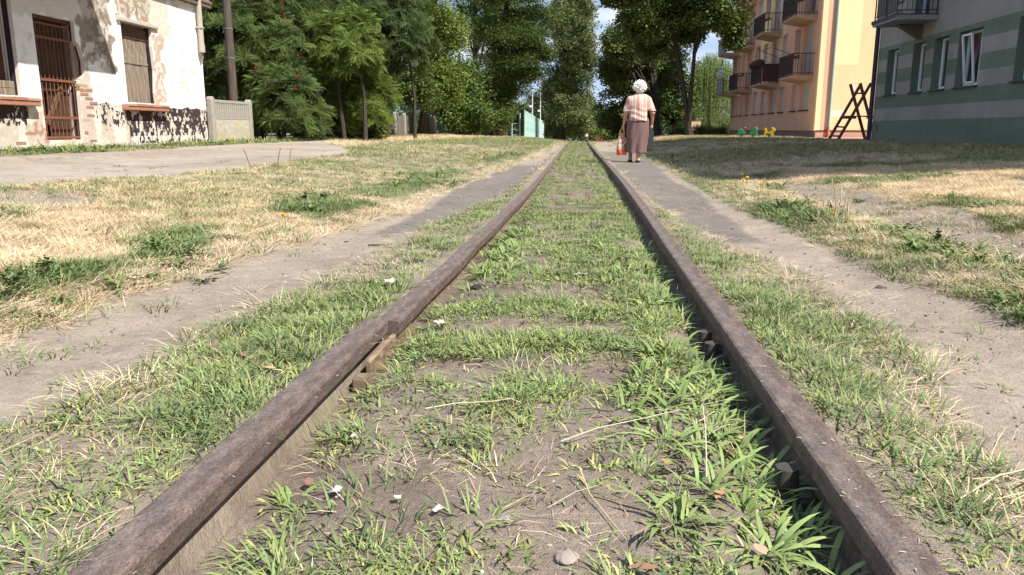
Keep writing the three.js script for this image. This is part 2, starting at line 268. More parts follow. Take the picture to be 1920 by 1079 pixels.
// ---------------------------------------------------------------- the rails
{
  const rustTex = texture(512, 1024, (i, j) => {
    const a = tnoise(i / 24, j / 60, 21), b = tnoise(i / 5, j / 9, 102), e = hash2(i, j), fl = tnoise(i / 7, j / 12, 73);
    const worn = 1 - ss(16, 40, Math.abs(i - 246) + (tnoise(i / 12, j / 30, 34) - 0.5) * 26), pit = tnoise(i / 2.5, j / 3.5, 204); let r = lerp(104, 107, worn) + (a - 0.5) * 30 + (b - 0.5) * 26 + (e - 0.5) * 18, g = lerp(88, 95, worn) + (a - 0.5) * 27 + (b - 0.5) * 24 + (e - 0.5) * 15, bl = lerp(80, 89, worn) + (a - 0.5) * 24 + (b - 0.5) * 22 + (e - 0.5) * 14; if (pit > 0.74) { r -= 26; g -= 22; bl -= 18; }
    if (fl > 0.8) { r += 14; g += 9; bl += 5; } if (e > 0.996) { r += 70; g += 66; bl += 58; } return [r, g, bl];
  });
  const sideTex = texture(256, 512, (i, j) => { const a = tnoise(i / 10, j / 40, 25), b = tnoise(i / 3, j / 6, 85); return [138 + (a - 0.5) * 60 + (b - 0.5) * 36, 118 + (a - 0.5) * 54 + (b - 0.5) * 32, 94 + (a - 0.5) * 44 + (b - 0.5) * 28]; });
  const top = new THREE.MeshStandardMaterial({ map: sized(rustTex, 0.35, 0.7), roughness: 0.78, metalness: 0.0, bumpMap: sized(bumpTex, 0.12), bumpScale: 0.002 });
  const side = new THREE.MeshStandardMaterial({ map: sized(sideTex, 0.2, 0.4), roughness: 0.9, bumpMap: sized(bumpTex, 0.1), bumpScale: 0.0025 });
  // sweep of a closed profile along a rail line
  function sweep(profile, line, d0, d1, dx = 0, dy = 0, wob = 0) {
    const pos = [], uv = [], idx = [], n = profile.length, ds = []; for (let d = d0; d < d1; d += clamp(Math.abs(d) * 0.03, 0.04, 1)) ds.push(d); ds.push(d1);
    ds.forEach((d) => { const x = line(d) + dx, w = wob ? (vnoise(d * 6, 3) - 0.5) * wob : 0; let s = 0; profile.forEach(([px, py], k) => { const q = profile[(k + n - 1) % n]; if (k) s += Math.hypot(px - q[0], py - q[1]); const e = wob ? (vnoise(d * 14, k * 5.3) - 0.5) * wob : 0; pos.push(x + px + e * 0.6, py + dy + w * 0.4 + e * 0.3, -d); uv.push(s, d); }); });
    for (let i = 0; i < ds.length - 1; i++) for (let k = 0; k < n; k++) { const a = i * n + k, b = i * n + (k + 1) % n; idx.push(a, a + n, b, b, a + n, b + n); }
    const c = pos.length / 3; for (const i of [0, ds.length - 1]) { const o = i * n, sh = THREE.ShapeUtils.triangulateShape(profile.map((p) => new THREE.Vector2(...p)), []); for (const t of sh) i ? idx.push(o + t[2], o + t[1], o + t[0]) : idx.push(o + t[0], o + t[1], o + t[2]); }
    let g = new THREE.BufferGeometry(); g.setAttribute('position', new THREE.Float32BufferAttribute(pos, 3)); g.setAttribute('uv', new THREE.Float32BufferAttribute(uv, 2)); g.setIndex(idx); g = g.toNonIndexed(); g.computeVertexNormals(); return g;
  }
  const head = [[-0.038, 0.026], [0.038, 0.026], [0.039, 0.030], [0.0405, 0.061], [0.0375, 0.068], [0.031, 0.0713], [-0.031, 0.0713], [-0.0375, 0.068], [-0.0405, 0.061], [-0.039, 0.030]];
  const web = [[-0.012, -0.085], [0.012, -0.085], [0.014, 0.024], [-0.014, 0.024]], foot = [[-0.06, -0.11], [0.06, -0.11], [0.055, -0.097], [0.014, -0.087], [-0.014, -0.087], [-0.055, -0.097]];
  const plate = [[0.024, -0.075], [0.034, -0.072], [0.036, 0.018], [0.024, 0.022]];
  const mk = (label, line, d0, d1, dx, dy, grp) => { const r = thing('rail', label, 'rail', [0, 0, 0], 0, grp); const h = part('rail_head', sweep(head, line, d0, d1, dx, dy, 0.0026), top, r); part('rail_web', sweep(web, line, d0, d1, dx, dy), side, r); part('rail_foot', sweep(foot, line, d0, d1, dx, dy), side, r); return r; };
  const r1 = mk('rusty left rail section ending at an offset joint', railL, -1.2, 2.40, -0.016, 0.010);
  const r2 = mk('rusty left rail running on beyond the joint to the trees', railL, 2.44, 52, 0.011, -0.009);
  const r3 = mk('rusty right rail with bolted clamps along its inner side', railR, -1.2, 52, 0, 0);
  part('fishplate', sweep(plate, railL, 2.12, 2.66, 0.004, 0), side, r2);
  for (const d of [2.2, 2.33, 2.5, 2.62]) { const b = new THREE.CylinderGeometry(0.016, 0.016, 0.03, 6).rotateZ(Math.PI / 2); part('bolt', b, side, r2, [railL(d) + 0.05, -0.025, -d]); }
  part('wooden_block', rbox(railL(2.02) + 0.02, railL(2.02) + 0.06, -0.12, 0.008, -2.06, -2.0, 0.006), soft([0.24, 0.17, 0.12], 0.3), r1);
  for (const [d, w] of [[2.4, 0.045], [2.54, 0.05], [1.48, 0.045]]) { // clamps on the inner side of the right rail
    const c = part('rail_clamp', merged([rbox(railR(d) - 0.10, railR(d) - 0.015, -0.09, -0.022, -d - w, -d + w, 0.01), new THREE.CylinderGeometry(0.024, 0.026, 0.05, 6).translate(railR(d) - 0.072, 0.0, -d)]), soft([0.10, 0.085, 0.07], 0.25), r3);
  }
}
// ---------------------------------------------------------------- old plastered house with a barred door
function wallShape(outline, holes) { const s = new THREE.Shape(outline.map((p) => new THREE.Vector2(...p))); for (const h of holes) s.holes.push(new THREE.Path(h.map((p) => new THREE.Vector2(...p)))); return s; }
const rect = (a0, a1, y0, y1) => [[a0, y0], [a1, y0], [a1, y1], [a0, y1]];
function extrude(shape, depth, z0 = 0) { return new THREE.ExtrudeGeometry(shape, { depth, bevelEnabled: false, curveSegments: 6 }).translate(0, 0, z0); }
const glassMat = new THREE.MeshPhysicalMaterial({ color: 0xf2f6f4, roughness: 0.02, transmission: 1, thickness: 0, ior: 1.5 });
{
  const H = thing('old_house', 'old white plastered house with flaking black plinth and rusty barred door', 'house', [-9.3, 0, 0], Math.PI / 2);
  // in the house's own axes: a = metres ahead of the camera, y up, c outwards (facade at c = 0.3)
  const wallPt = (px, py) => { const r = V((px - 960) / FOCAL, -(py - 539.5) / FOCAL, -1).applyEuler(camera.rotation); const k = (-9 - EYE.x) / r.x; return [-(EYE.z + r.z * k), EYE.y + r.y * k]; };
  const crop = (list) => list.map(([x, y]) => wallPt(280 + x / 7.19, 50 + y / 7.19));
  const strokes = [
    [[152, 150], [140, 240], [146, 330], [166, 430], [180, 555]], [[152, 160], [205, 195], [217, 270], [200, 370], [166, 430]], [[165, 170], [330, 195]], [[275, 200], [287, 420]],
    [[345, 210], [328, 260], [335, 330], [385, 362], [430, 345], [448, 290], [410, 240], [350, 205]], [[500, 150], [504, 235], [516, 300]], [[428, 362], [470, 290], [445, 380], [492, 380]],
    [[115, 565], [145, 815], [187, 690], [242, 822], [232, 690], [208, 560]], [[245, 565], [262, 690], [264, 800]], [[245, 570], [335, 612], [268, 660], [300, 835]], [[360, 592], [470, 606], [548, 598]],
    [[300, 832], [400, 822], [500, 850], [600, 862], [600, 832]], [[365, 680], [365, 800]], [[470, 640], [478, 780], [540, 790]], [[300, 480], [302, 520]], [[335, 465], [355, 470]],
  ].map(crop);
  const A0 = 10.6, AW = 8.0, Y0 = 0.25, YH = 3.4, TW = 1600, TH = 680;
  const segs = strokes.flatMap((s, k) => s.slice(1).map((p, i) => [s[i], p, k]));
  const relief = new Uint8Array(TW * TH), plaster = texture(TW, TH, (i, j) => {
    const a = A0 + (i + 0.5) / TW * AW, y = Y0 + (j + 0.5) / TH * YH;
    const n1 = fbm(a * 1.6, y * 1.6, 5), n2 = fbm(a * 5 + 9, y * 5, 5), n3 = fbm(a * 14, y * 14 + 4, 4), n4 = hash2(i, j);
    let c = [241, 240, 237];
    let low = 0; const put = (col, k) => { k = clamp(k); if (col[0] < 212 && k > low) low = k; c = [lerp(c[0], col[0], k), lerp(c[1], col[1], k), lerp(c[2], col[2], k)]; };
    put([222, 214, 200], ss(0.45, 0.7, n1) * 0.6); put([186, 178, 166], ss(0.56, 0.72, n2 * 0.6 + n1 * 0.4) * 0.55); // grey weathering
    const inside = (a0, a1, y0, y1, f = 0.12) => ss(-f, f, Math.min(a - a0, a1 - a, y - y0, y1 - y) + (n2 - 0.5) * 0.5);
    put([208, 202, 190], inside(12.0, 14.9, 2.55, 3.8, 0.05) * 0.75); put([150, 134, 112], inside(15.1, 16.5, 2.84, 3.54, 0.03) * (0.5 + 0.5 * ss(0.4, 0.6, n3)));
    put([150, 136, 118], inside(13.95, 14.98, 1.85, 3.7, 0.04) * (0.45 + 0.55 * ss(0.4, 0.56, n2)));
    put([118, 104, 90], inside(14.25, 14.95, 1.9, 3.3, 0.03) * ss(0.5, 0.6, n3) * 0.8);
    put([206, 197, 182], inside(16.4, 17.15, 2.62, 3.55, 0.05));
    put([178, 152, 130], inside(16.40, 16.78, 1.2, 2.75, 0.03) * (0.4 + 0.5 * ss(0.42, 0.55, n3)));
    put([214, 206, 192], inside(13.95, 14.7, 1.3, 1.9, 0.05) * 0.7 * ss(0.45, 0.6, n2));
    // plinth: worn render, black paint flaking off it
    const pl = 1.15 + (n2 - 0.5) * 0.16;
    if (y < pl) {
      put([206, 196, 180], 0.85); put([182, 168, 148], ss(0.5, 0.62, n2) * 0.7);
      const w = a > 15.25 ? 0.78 : a > 14.2 ? 0.56 * ss(0.55, 0.8, y) : a < 12.35 ? ss(0.66, 0.8, y) * 0.75 : 0;
      const f = fbm(a * 15 + 3, y * 12, 4) * 0.62 + n1 * 0.25 + n3 * 0.13 - (a > 18.0 ? 0.10 * ss(18.0, 18.5, a) : 0) - (y < 0.55 ? 0.1 : 0);
      put([46, 38, 40], ss(0.515, 0.56, f + (w - 0.5) * 0.42 + (fbm(a * 40, y * 40, 2) - 0.5) * 0.10) * (w > 0 ? 1 : 0)); put([86, 52, 46], w > 0.3 ? ss(0.63, 0.66, f + (w - 0.5) * 0.3) * 0.6 : 0);
    }
    // brick courses laid bare round the door
    put([190, 174, 160], Math.max(inside(13.72, 14.12, 0.3, 1.78, 0.03), inside(12.2, 12.78, 0.3, 0.75, 0.03)) * 0.85);
    put([150, 92, 72], inside(12.25, 12.74, 0.42, 0.72, 0.03) * ss(0.5, 0.6, n3) * 0.6);
    if (Math.abs(a - 17.2 - (n2 - 0.5) * 0.3) < 0.004 && y > 2.7) put([150, 140, 128], 0.6);
    for (const [p, q, k] of segs) {
      const dx = q[0] - p[0], dy = q[1] - p[1], t = clamp(((a - p[0]) * dx + (y - p[1]) * dy) / (dx * dx + dy * dy)), ds = Math.hypot(a - p[0] - dx * t, y - p[1] - dy * t);
      if (ds < 0.022) put(k < 7 ? [196, 140, 132] : k < 10 ? [124, 92, 112] : [140, 130, 160], (1 - ds / 0.022) * (k < 10 ? 0.62 : 0.35) * ss(0.3, 0.62, n3));
    }
    relief[j * TW + i] = clamp(190 - low * 120 + (n3 - 0.5) * 110 + (n4 - 0.5) * 20, 0, 255);
    const g = (n3 - 0.5) * 14 + (n4 - 0.5) * 9; return [c[0] + g, c[1] + g, c[2] + g];
  });
  plaster.wrapS = plaster.wrapT = THREE.ClampToEdgeWrapping;
  const reliefTex = texture(TW, TH, (i, j) => { const v = relief[j * TW + i]; return [v, v, v]; }, false); reliefTex.wrapS = reliefTex.wrapT = THREE.ClampToEdgeWrapping;
  const wallMat = new THREE.MeshStandardMaterial({ map: sized(plaster, AW, YH, A0, Y0), roughness: 0.95, bumpMap: sized(reliefTex, AW, YH, A0, Y0), bumpScale: 0.022 });
  const plain = soft([0.62, 0.58, 0.52], 0.9), timber = mat([0.30, 0.22, 0.15], { map: sized(woodTex, 0.25, 0.9) }), rust = mat([0.25, 0.092, 0.045], { map: sized(grainTex, 0.2), roughness: 0.8 }), darkwood = mat([0.16, 0.075, 0.045], { map: sized(woodTex, 0.3, 1) });
  const greywood = mat([0.56, 0.455, 0.355], { map: sized(woodTex, 0.3, 1.1), bumpMap: sized(woodTex, 0.3, 1.1), bumpScale: 0.003 });
  const door = [[12.74, 0.5], [13.74, 0.5], [13.76, 1.3], [13.80, 1.55], [13.96, 1.66], [13.98, 1.9], [13.90, 2.16], [13.80, 2.24], [13.80, 2.58], [12.72, 2.58]];
  const win = [[15.28, 1.22], [16.38, 1.22], [16.36, 1.45], [16.42, 1.9], [16.38, 2.4], [16.42, 2.8], [15.28, 2.8]];
  part('wall', extrude(wallShape([[5, 0.1], [18.6, 0.1], [18.6, 3.54], [5, 3.54]], [door, win, rect(10.5, 12.25, 1.22, 2.95)]), 0.3), wallMat, H);
  part('end_wall', box(18.3, 18.6, 0.1, 3.54, -5.0, -0.003), plain, H); part('end_wall', box(5, 5.3, 0.1, 3.54, -5.0, -0.003), plain, H); part('back_wall', box(5, 18.6, 0.1, 3.54, -5.3, -5.003), plain, H);
  part('footing', rbox(5, 18.72, 0.05, 0.40, 0.303, 0.52, 0.03), soft([0.40, 0.385, 0.35], 0.5), H);
  const roofMat = soft([0.22, 0.13, 0.10], 0.6);
  part('roof', (() => { const sh = [[-5.6, 3.64], [0.44, 3.64], [0.44, 3.69], [-2.5, 5.7], [-5.6, 3.69]], pos = [], idx = []; for (const a of [4.9, 19.05]) for (const [c, y] of sh) pos.push(a, y, c); const n = sh.length; for (let k = 0; k < n; k++) { const m = (k + 1) % n; idx.push(k, m, k + n, m, m + n, k + n); } for (const t of [[0, 1, 2], [0, 2, 3], [0, 3, 4]]) { idx.push(t[2], t[1], t[0]); idx.push(t[0] + n, t[1] + n, t[2] + n); } let g = new THREE.BufferGeometry(); g.setAttribute('position', new THREE.Float32BufferAttribute(pos, 3)); g.setIndex(idx); g = g.toNonIndexed(); g.computeVertexNormals(); g.setAttribute('uv', new THREE.Float32BufferAttribute(new Float32Array(g.attributes.position.count * 2).map((_, q) => q % 2 ? g.attributes.position.array[(q >> 1) * 3 + 2] : g.attributes.position.array[(q >> 1) * 3]), 2)); return g; })(), roofMat, H);
  for (let k = 0; k < 3; k++) part('soffit_board', rbox(14.25, 19.04, 3.545, 3.635, 0.02 + k * 0.135, 0.15 + k * 0.135, 0.006), timber, H);
  const canopy = part('canopy', rbox(8.2, 14.14, 3.545, 3.637, 0.44, 1.46, 0.01), timber, H);
  part('canopy_inner_board', rbox(8.2, 14.14, 3.545, 3.635, 0.0, 0.437, 0.006), timber, H);
  for (const a of [13.6, 11.0, 8.6]) part('canopy_bracket', beam([a, 3.15, 0.3], [a, 3.54, 0.85], 0.08, 0.08, V(1, 0, 0)), timber, H);
  // sills of red tile
  const sillMat = soft([0.46, 0.21, 0.13], 0.25);
  for (const [a0, a1] of [[10.4, 12.5], [15.05, 16.62]]) { const n = Math.round((a1 - a0) / 0.3), w = (a1 - a0) / n; const s = part('window_sill', rbox(a0, a1, 1.06, 1.135, 0.25, 0.44, 0.012), sillMat, H); for (let k = 0; k < n; k++) part('sill_tile', rbox(a0 + k * w + 0.006, a0 + (k + 1) * w - 0.006, 1.136, 1.19 + 0.006 * (k % 2), 0.24, 0.455, 0.012), k % 3 ? sillMat : soft([0.52, 0.33, 0.24], 0.2), s); }
  // boarded window
  const bw = part('boarded_window', box(15.2, 16.5, 1.2, 2.85, 0.09, 0.13), greywood, H);
  for (let k = 0; k < 4; k++) part('board', rbox(15.29 + k * 0.27, 15.29 + k * 0.27 + 0.262, 1.21, 2.5, 0.135, 0.165 + 0.006 * (k % 2), 0.004), greywood, bw);
  part('board', rbox(15.28, 16.36, 2.0, 2.05, 0.172, 0.185, 0.004), greywood, bw); part('board', rbox(15.28, 16.4, 2.5, 2.72, 0.14, 0.19, 0.006), mat([0.22, 0.10, 0.06], { map: sized(woodTex, 0.3, 0.8) }), bw);
  part('lintel', rbox(15.12, 16.62, 2.78, 2.86, 0.18, 0.36, 0.01), soft([0.60, 0.53, 0.43], 0.4), H);
  const brickMats = [[0.44, 0.24, 0.17], [0.55, 0.36, 0.27], [0.40, 0.24, 0.18], [0.66, 0.58, 0.50], [0.62, 0.50, 0.42]].map((c) => soft(c, 0.22));
  const oldBrick = [[0.36, 0.29, 0.23], [0.43, 0.36, 0.29], [0.33, 0.255, 0.20], [0.50, 0.44, 0.37]].map((c) => soft(c, 0.22));
  const R = rng(77), soldier = rbox(-0.034, 0.034, -0.14, 0.14, -0.03, 0.03, 0.008), stretcher = rbox(-0.12, 0.12, -0.031, 0.031, -0.05, 0.05, 0.009), half = rbox(-0.06, 0.06, -0.031, 0.031, -0.05, 0.05, 0.01);
  for (let k = 0; k < 19; k++) { const u = k / 18 - 0.5; part('brick', soldier, oldBrick[k * 7 % 4], H, [15.83 + u * 1.46, 3.0 - u * u * 0.22, 0.262 + R() * 0.01], [0, 0, -u * 0.45]); }
  for (let k = 0; k < 14; k++) { if (hash2(k, 5) < 0.35) continue; const u = k / 13 - 0.5; part('brick', soldier, oldBrick[(k * 5 + 1) % 4], H, [15.8 + u * 1.1, 3.3 - u * u * 0.3, 0.255 + R() * 0.01], [0, 0, -u * 0.4]); }
  for (let r = 0; r < 17; r++) { // right of the door
    const y = 0.47 + r * 0.077, w = 0.10 + 0.22 * fbm(r * 0.5, 3, 2) + (r < 6 ? 0.12 : 0); let a = 13.77 + (r > 13 ? (r - 13) * 0.05 : 0); const end = a + w;
    while (a < end) { const h = (r + Math.round(a * 10)) % 2 === 0, L = h ? 0.12 : 0.24; if (R() < 0.82) part('brick', h ? half : stretcher, brickMats[Math.floor(R() * 5)], H, [a + L / 2, y, 0.242 + R() * 0.018], [(R() - 0.5) * 0.04, 0, (R() - 0.5) * 0.03]); a += L + 0.012; }
  }
  for (let r = 0; r < 4; r++) for (let k = 0; k < 3 - (r > 2 ? 1 : 0); k++) part('brick', stretcher, brickMats[Math.floor(R() * 5)], H, [12.60 - k * 0.252 - (r % 2) * 0.1, 0.46 + r * 0.077, 0.244 + R() * 0.01]);
  // timber door behind the grille
  const dr = part('door', rbox(12.62, 13.78, 2.56, 2.66, 0.0, 0.09, 0.006), darkwood, H);
  for (let k = 0; k < 5; k++) if (k !== 1) part('plank', rbox(12.76 + k * 0.205, 12.76 + k * 0.205 + 0.196, 0.52, k === 0 ? 1.5 : 1.32, 0.055, 0.085, 0.005), k === 0 ? mat([0.42, 0.17, 0.085], { map: sized(woodTex, 0.3, 0.9) }) : darkwood, dr);
  for (let k = 0; k < 5; k++) part('plank', rbox(12.76 + k * 0.205, 12.76 + k * 0.205 + 0.196, k === 0 ? 1.52 : 1.34, 2.56, 0.052, 0.08, 0.005), darkwood, dr);
  part('brace', beam([13.05, 0.78, 0.11], [13.54, 1.42, 0.11], 0.1, 0.03, V(0, 0, 1)), mat([0.36, 0.19, 0.11], { map: sized(woodTex, 0.3, 0.9) }), dr);
  for (const y of [0.62, 1.36]) part('hinge', rbox(12.75, 13.02, y, y + 0.04, 0.09, 0.10, 0.003), mat([0.05, 0.04, 0.035]), dr);
  part('door_jamb', rbox(13.785, 14.12, 0.45, 2.62, -0.05, 0.2, 0.02), soft([0.34, 0.25, 0.20], 0.3), H);
  part('door_lintel', rbox(12.68, 13.86, 2.52, 2.62, 0.1, 0.22, 0.008), mat([0.24, 0.10, 0.06], { map: sized(woodTex, 0.3, 0.6) }), H);
  const gt = part('barred_gate', rbox(12.75, 13.76, 0.52, 0.56, 0.195, 0.225, 0.004), rust, H); part('crossbar', rbox(12.75, 13.76, 2.44, 2.47, 0.195, 0.22, 0.004), rust, gt);
  for (const y of [0.86, 1.50, 2.2]) part('crossbar', rbox(12.745, 13.775, y, y + 0.045, 0.222, 0.232, 0.003), rust, gt);
  for (let k = 0; k < 10; k++) part('bar', bar([12.79 + k * 0.105, 0.52, 0.208], [12.79 + k * 0.105 + (R() - 0.5) * 0.01, 2.46, 0.208], 0.0075, 0.0075, 6), rust, gt);
  // the half seen window further on
  const lw = part('window', rbox(10.5, 12.24, 2.905, 2.945, -0.02, 0.05, 0.006), darkwood, H); part('pane', box(10.5, 12.1, 1.2, 2.75, 0.0, 0.006), glassMat, lw);
  part('frame', merged([rbox(12.1, 12.246, 1.2, 2.94, -0.02, 0.06, 0.006), rbox(10.5, 12.1, 2.75, 2.9, -0.02, 0.05, 0.006), rbox(11.1, 11.16, 1.2, 2.75, -0.02, 0.04, 0.006)]), mat([0.24, 0.10, 0.06], { map: sized(woodTex, 0.2, 0.7) }), lw);
  for (let k = 0; k < 2; k++) part('board', rbox(10.5, 12.24, 1.225 + k * 0.115, 1.335 + k * 0.115, 0.02, 0.2, 0.006), greywood, lw);
  // downpipe that ends halfway
  const pm = soft([0.52, 0.46, 0.38], 0.2); const dp = part('drainpipe', new THREE.CylinderGeometry(0.062, 0.062, 1.1, 14).translate(18.42, 3.12, 0.40), pm, H);
  part('collar', new THREE.CylinderGeometry(0.073, 0.073, 0.17, 14).translate(18.42, 2.56, 0.40), pm, dp); part('pipe_stub', new THREE.CylinderGeometry(0.04, 0.02, 0.16, 10).translate(18.44, 2.40, 0.39), soft([0.3, 0.26, 0.22], 0.2), dp); part('bracket', rbox(18.35, 18.49, 3.02, 3.05, 0.3, 0.47, 0.003), pm, dp);
  part('pipe_mark', rbox(18.375, 18.388, 1.2, 2.3, 0.30, 0.3035, 0.001), soft([0.5, 0.42, 0.34], 0.2), H);

  // ---- concrete fence going on from the house
  const conc = soft([0.43, 0.395, 0.335], 0.5), mossTex = texture(512, 256, (i, j) => { const n = fbm(i / 60, j / 40, 5), m = fbm(i / 22 + 5, j / 22, 4), e = (hash2(i, j) - 0.5) * 14; const k = ss(0.4, 0.62, n) * ss(0.3, 0.7, m) * 0.8 * ss(0, 60, j) * ss(0, 60, 256 - j); return [lerp(178, 176, k) + e + (m - 0.5) * 40, lerp(171, 164, k) + e + (m - 0.5) * 40, lerp(156, 84, k) + e + (m - 0.5) * 40]; }); // lichen
  const mossMat = mat([1, 1, 1], { map: sized(mossTex, 2.3, 0.62, 18.9, 0.33), bumpMap: sized(bumpTex, 0.4), bumpScale: 0.002, roughness: 0.95 });
  const postGeo = (() => { const s = new THREE.Shape(); s.moveTo(-0.075, 0); s.lineTo(0.075, 0); s.lineTo(0.075, 1.12); s.absarc(0, 1.12, 0.075, 0, Math.PI, false); s.lineTo(-0.075, 0); return new THREE.ExtrudeGeometry(s, { depth: 0.12, bevelEnabled: true, bevelSize: 0.012, bevelThickness: 0.012, bevelSegments: 1, curveSegments: 8 }).translate(0, 0, -0.06); })();
  const F = thing('concrete_fence', 'pale concrete fence panel with slotted top beside the house corner', 'fence', [-9.0, 0, 0], Math.PI / 2);
  for (const a of [18.86, 21.08]) part('post', postGeo, conc, F, [a, 0.27, 0]);
  part('panel', rbox(18.94, 21.0, 0.33, 0.93, -0.025, 0.025, 0.008), mossMat, F);
  const sl = part('slotted_panel', merged([rbox(18.94, 21.0, 0.933, 1.0, -0.03, 0.03, 0.008), rbox(18.94, 21.0, 1.34, 1.41, -0.03, 0.03, 0.008)]), conc, F);
  const slat = rbox(-0.032, 0.032, 1.0, 1.34, -0.026, 0.026, 0.008); for (let k = 0; k < 17; k++) part('slat', slat, conc, sl, [18.99 + k * 0.1225, 0, 0]);
  const F2 = thing('concrete_fence', 'weathered grey board and concrete fence overgrown by shrubs', 'fence', [-9.0, 0, 0], Math.PI / 2);
  const boardMats = [[0.34, 0.31, 0.27], [0.39, 0.36, 0.31], [0.29, 0.265, 0.23]].map((c) => mat(c, { map: sized(woodTex, 0.4, 1.2) }));
  for (let k = 0; k <= 9; k++) { const a = 29.6 + k * 2.15, g = heightAt(-9, -a); part('post', postGeo, conc, F2, [a, g - 0.05, 0]); if (k < 9 && k !== 6) for (let m = 0; m < 6; m++) part('board', rbox(-0.165, 0.165, 0, 1.02 + 0.10 * hash2(k, m), -0.02, 0.02, 0.006), boardMats[(k * 3 + m * 2) % 3], F2, [a + 0.25 + m * 0.335, g - 0.03, 0.0], [0, 0, (hash2(m, k) - 0.5) * 0.03]); }
}

// ---------------------------------------------------------------- apartment block, green and grey bands, on the right
{
  const B = thing('apartment_block', 'grey apartment block with green painted bands and white windows', 'building', [10.1, 0, 0], -Math.PI / 2);
  const bands = [0.95, 1.335, 1.72, 2.105, 2.49, 2.875, 3.26];
  const tx = texture(1536, 512, (i, j) => { const y = (j + 0.5) / 512 * 4, wear = (fbm(i / 90, j / 50, 4) - 0.5) * 22 + (fbm(i / 14, j / 120, 3) - 0.5) * 12; let n = 0; for (const b of bands) if (y > b) n++; const g = n % 2 === 0 && n < 7, e = wear + (hash2(i, j) - 0.5) * 14; return g ? [106 + e, 116 + e, 98 + e] : [146 + e, 142 + e, 132 + e]; });
  tx.wrapT = THREE.ClampToEdgeWrapping;
  const wm = new THREE.MeshStandardMaterial({ map: sized(tx, 23.1, 4, -27.3, 0), roughness: 0.95, bumpMap: sized(bumpTex, 0.25), bumpScale: 0.002 }), grey = soft([0.30, 0.305, 0.30], 0.4), white = mat([0.78, 0.78, 0.75], { roughness: 0.45 }), dark = mat([0.05, 0.05, 0.055], { roughness: 0.6 }), curtain = mat([0.10, 0.10, 0.13], { roughness: 0.9 });
  const wins = [[-26.5, -25.62], [-24.55, -23.72], [-23.18, -22.32], [-21.75, -20.55], [-18.95, -17.6], [-16.2, -15]], hol = [];
  for (let f = 0; f < 4; f++) wins.forEach(([a, b], k) => { if (!(f && k === 1)) hol.push([a, b, 1.76 + f * 2.75, 3.13 + f * 2.75, f, k]); });
  hol.push([-24.75, -23.75, 3.86, 5.9, 9, 1]);
  part('wall', extrude(wallShape(rect(-27.3, -4.2, 0.1, 12.5), hol.map((h) => rect(h[0], h[1], h[2], h[3]))), 0.3), wm, B);
  part('end_wall', box(-27.3, -27.0, 0.1, 12.5, -9, -0.003), grey, B); part('end_wall', box(-4.5, -4.2, 0.1, 12.5, -9, -0.003), grey, B); part('back_wall', box(-27.3, -4.2, 0.1, 12.5, -9.3, -9.003), grey, B);
  part('roof', box(-27.45, -4.05, 12.503, 12.65, -9.4, 0.42), soft([0.2, 0.19, 0.18], 0.5), B);
  part('floor_slabs', merged([0, 1, 2, 3].map((f) => box(-26.95, -4.55, 0.2 + f * 2.75, 0.35 + f * 2.75, -8.9, -0.02))), grey, B);
  for (const [a, b, y0, y1, f, k] of hol) {
    const w = part('window', merged([rbox(a, a + 0.07, y0, y1, 0.02, 0.085, 0.01), rbox(b - 0.07, b, y0, y1, 0.02, 0.085, 0.01), rbox(a + 0.07, b - 0.07, y0, y0 + 0.08, 0.02, 0.085, 0.01), rbox(a + 0.07, b - 0.07, y1 - 0.07, y1, 0.02, 0.085, 0.01)]), white, B);
    part('pane', box(a + 0.06, b - 0.06, y0 + 0.06, y1 - 0.06, 0.035, 0.045), glassMat, w);
    part('window_sill', rbox(a - 0.04, b + 0.04, y0 - 0.045, y0 - 0.004, 0.12, 0.36, 0.006), dark, w);
    if (f === 0 && k === 3) { part('mullion', rbox((a + b) / 2 + 0.12, (a + b) / 2 + 0.2, y0 + 0.08, y1 - 0.07, 0.025, 0.09, 0.008), white, w); part('open_sash', merged([beam([a + 0.1, y0 + 0.1, 0.10], [a + 0.1, y1 - 0.1, 0.26], 0.05, 0.05), beam([b - 0.62, y0 + 0.1, 0.10], [b - 0.62, y1 - 0.1, 0.26], 0.05, 0.05), beam([a + 0.1, y1 - 0.1, 0.26], [b - 0.62, y1 - 0.1, 0.26], 0.05, 0.05), beam([a + 0.1, y0 + 0.1, 0.1], [b - 0.62, y0 + 0.1, 0.1], 0.05, 0.05)]), white, w); part('red_curtain', box(a + 0.1, a + 0.32, y1 - 0.75, y1 - 0.1, -0.03, -0.02), mat([0.35, 0.07, 0.06]), w); part('blue_curtain', box(b - 0.22, b - 0.09, y0 + 0.1, y1 - 0.08, -0.03, -0.02), mat([0.10, 0.13, 0.42]), w); }
    if (f === 0 && k === 2) part('lace_curtain', box(b - 0.2, b - 0.08, y0 + 0.1, y1 - 0.1, -0.03, -0.02), mat([0.6, 0.6, 0.57]), w);
  }
  for (const z of [-23.95]) for (let f = 0; f < 3; f++) { // balconies
    const y = 3.72 + f * 2.75, b = part('balcony', rbox(z - 0.85, z + 0.85, y - 0.09, y + 0.05, 0.303, 1.45, 0.012), grey, B);
    part('slab_edging', merged([rbox(z - 0.87, z + 0.87, y + 0.052, y + 0.075, 0.303, 1.48, 0.004), rbox(z - 0.87, z + 0.87, y - 0.02, y + 0.05, 1.452, 1.475, 0.004)]), dark, b);
    const rl = part('railing', merged([rbox(z - 0.82, z + 0.82, y + 1.05, y + 1.09, 1.38, 1.42, 0.004), rbox(z - 0.82, z + 0.82, y + 0.16, y + 0.185, 1.385, 1.415, 0.004), rbox(z + 0.78, z + 0.82, y + 0.16, y + 0.185, 0.32, 1.38, 0.004), rbox(z + 0.78, z + 0.82, y + 1.05, y + 1.09, 0.32, 1.38, 0.004)]), dark, b);
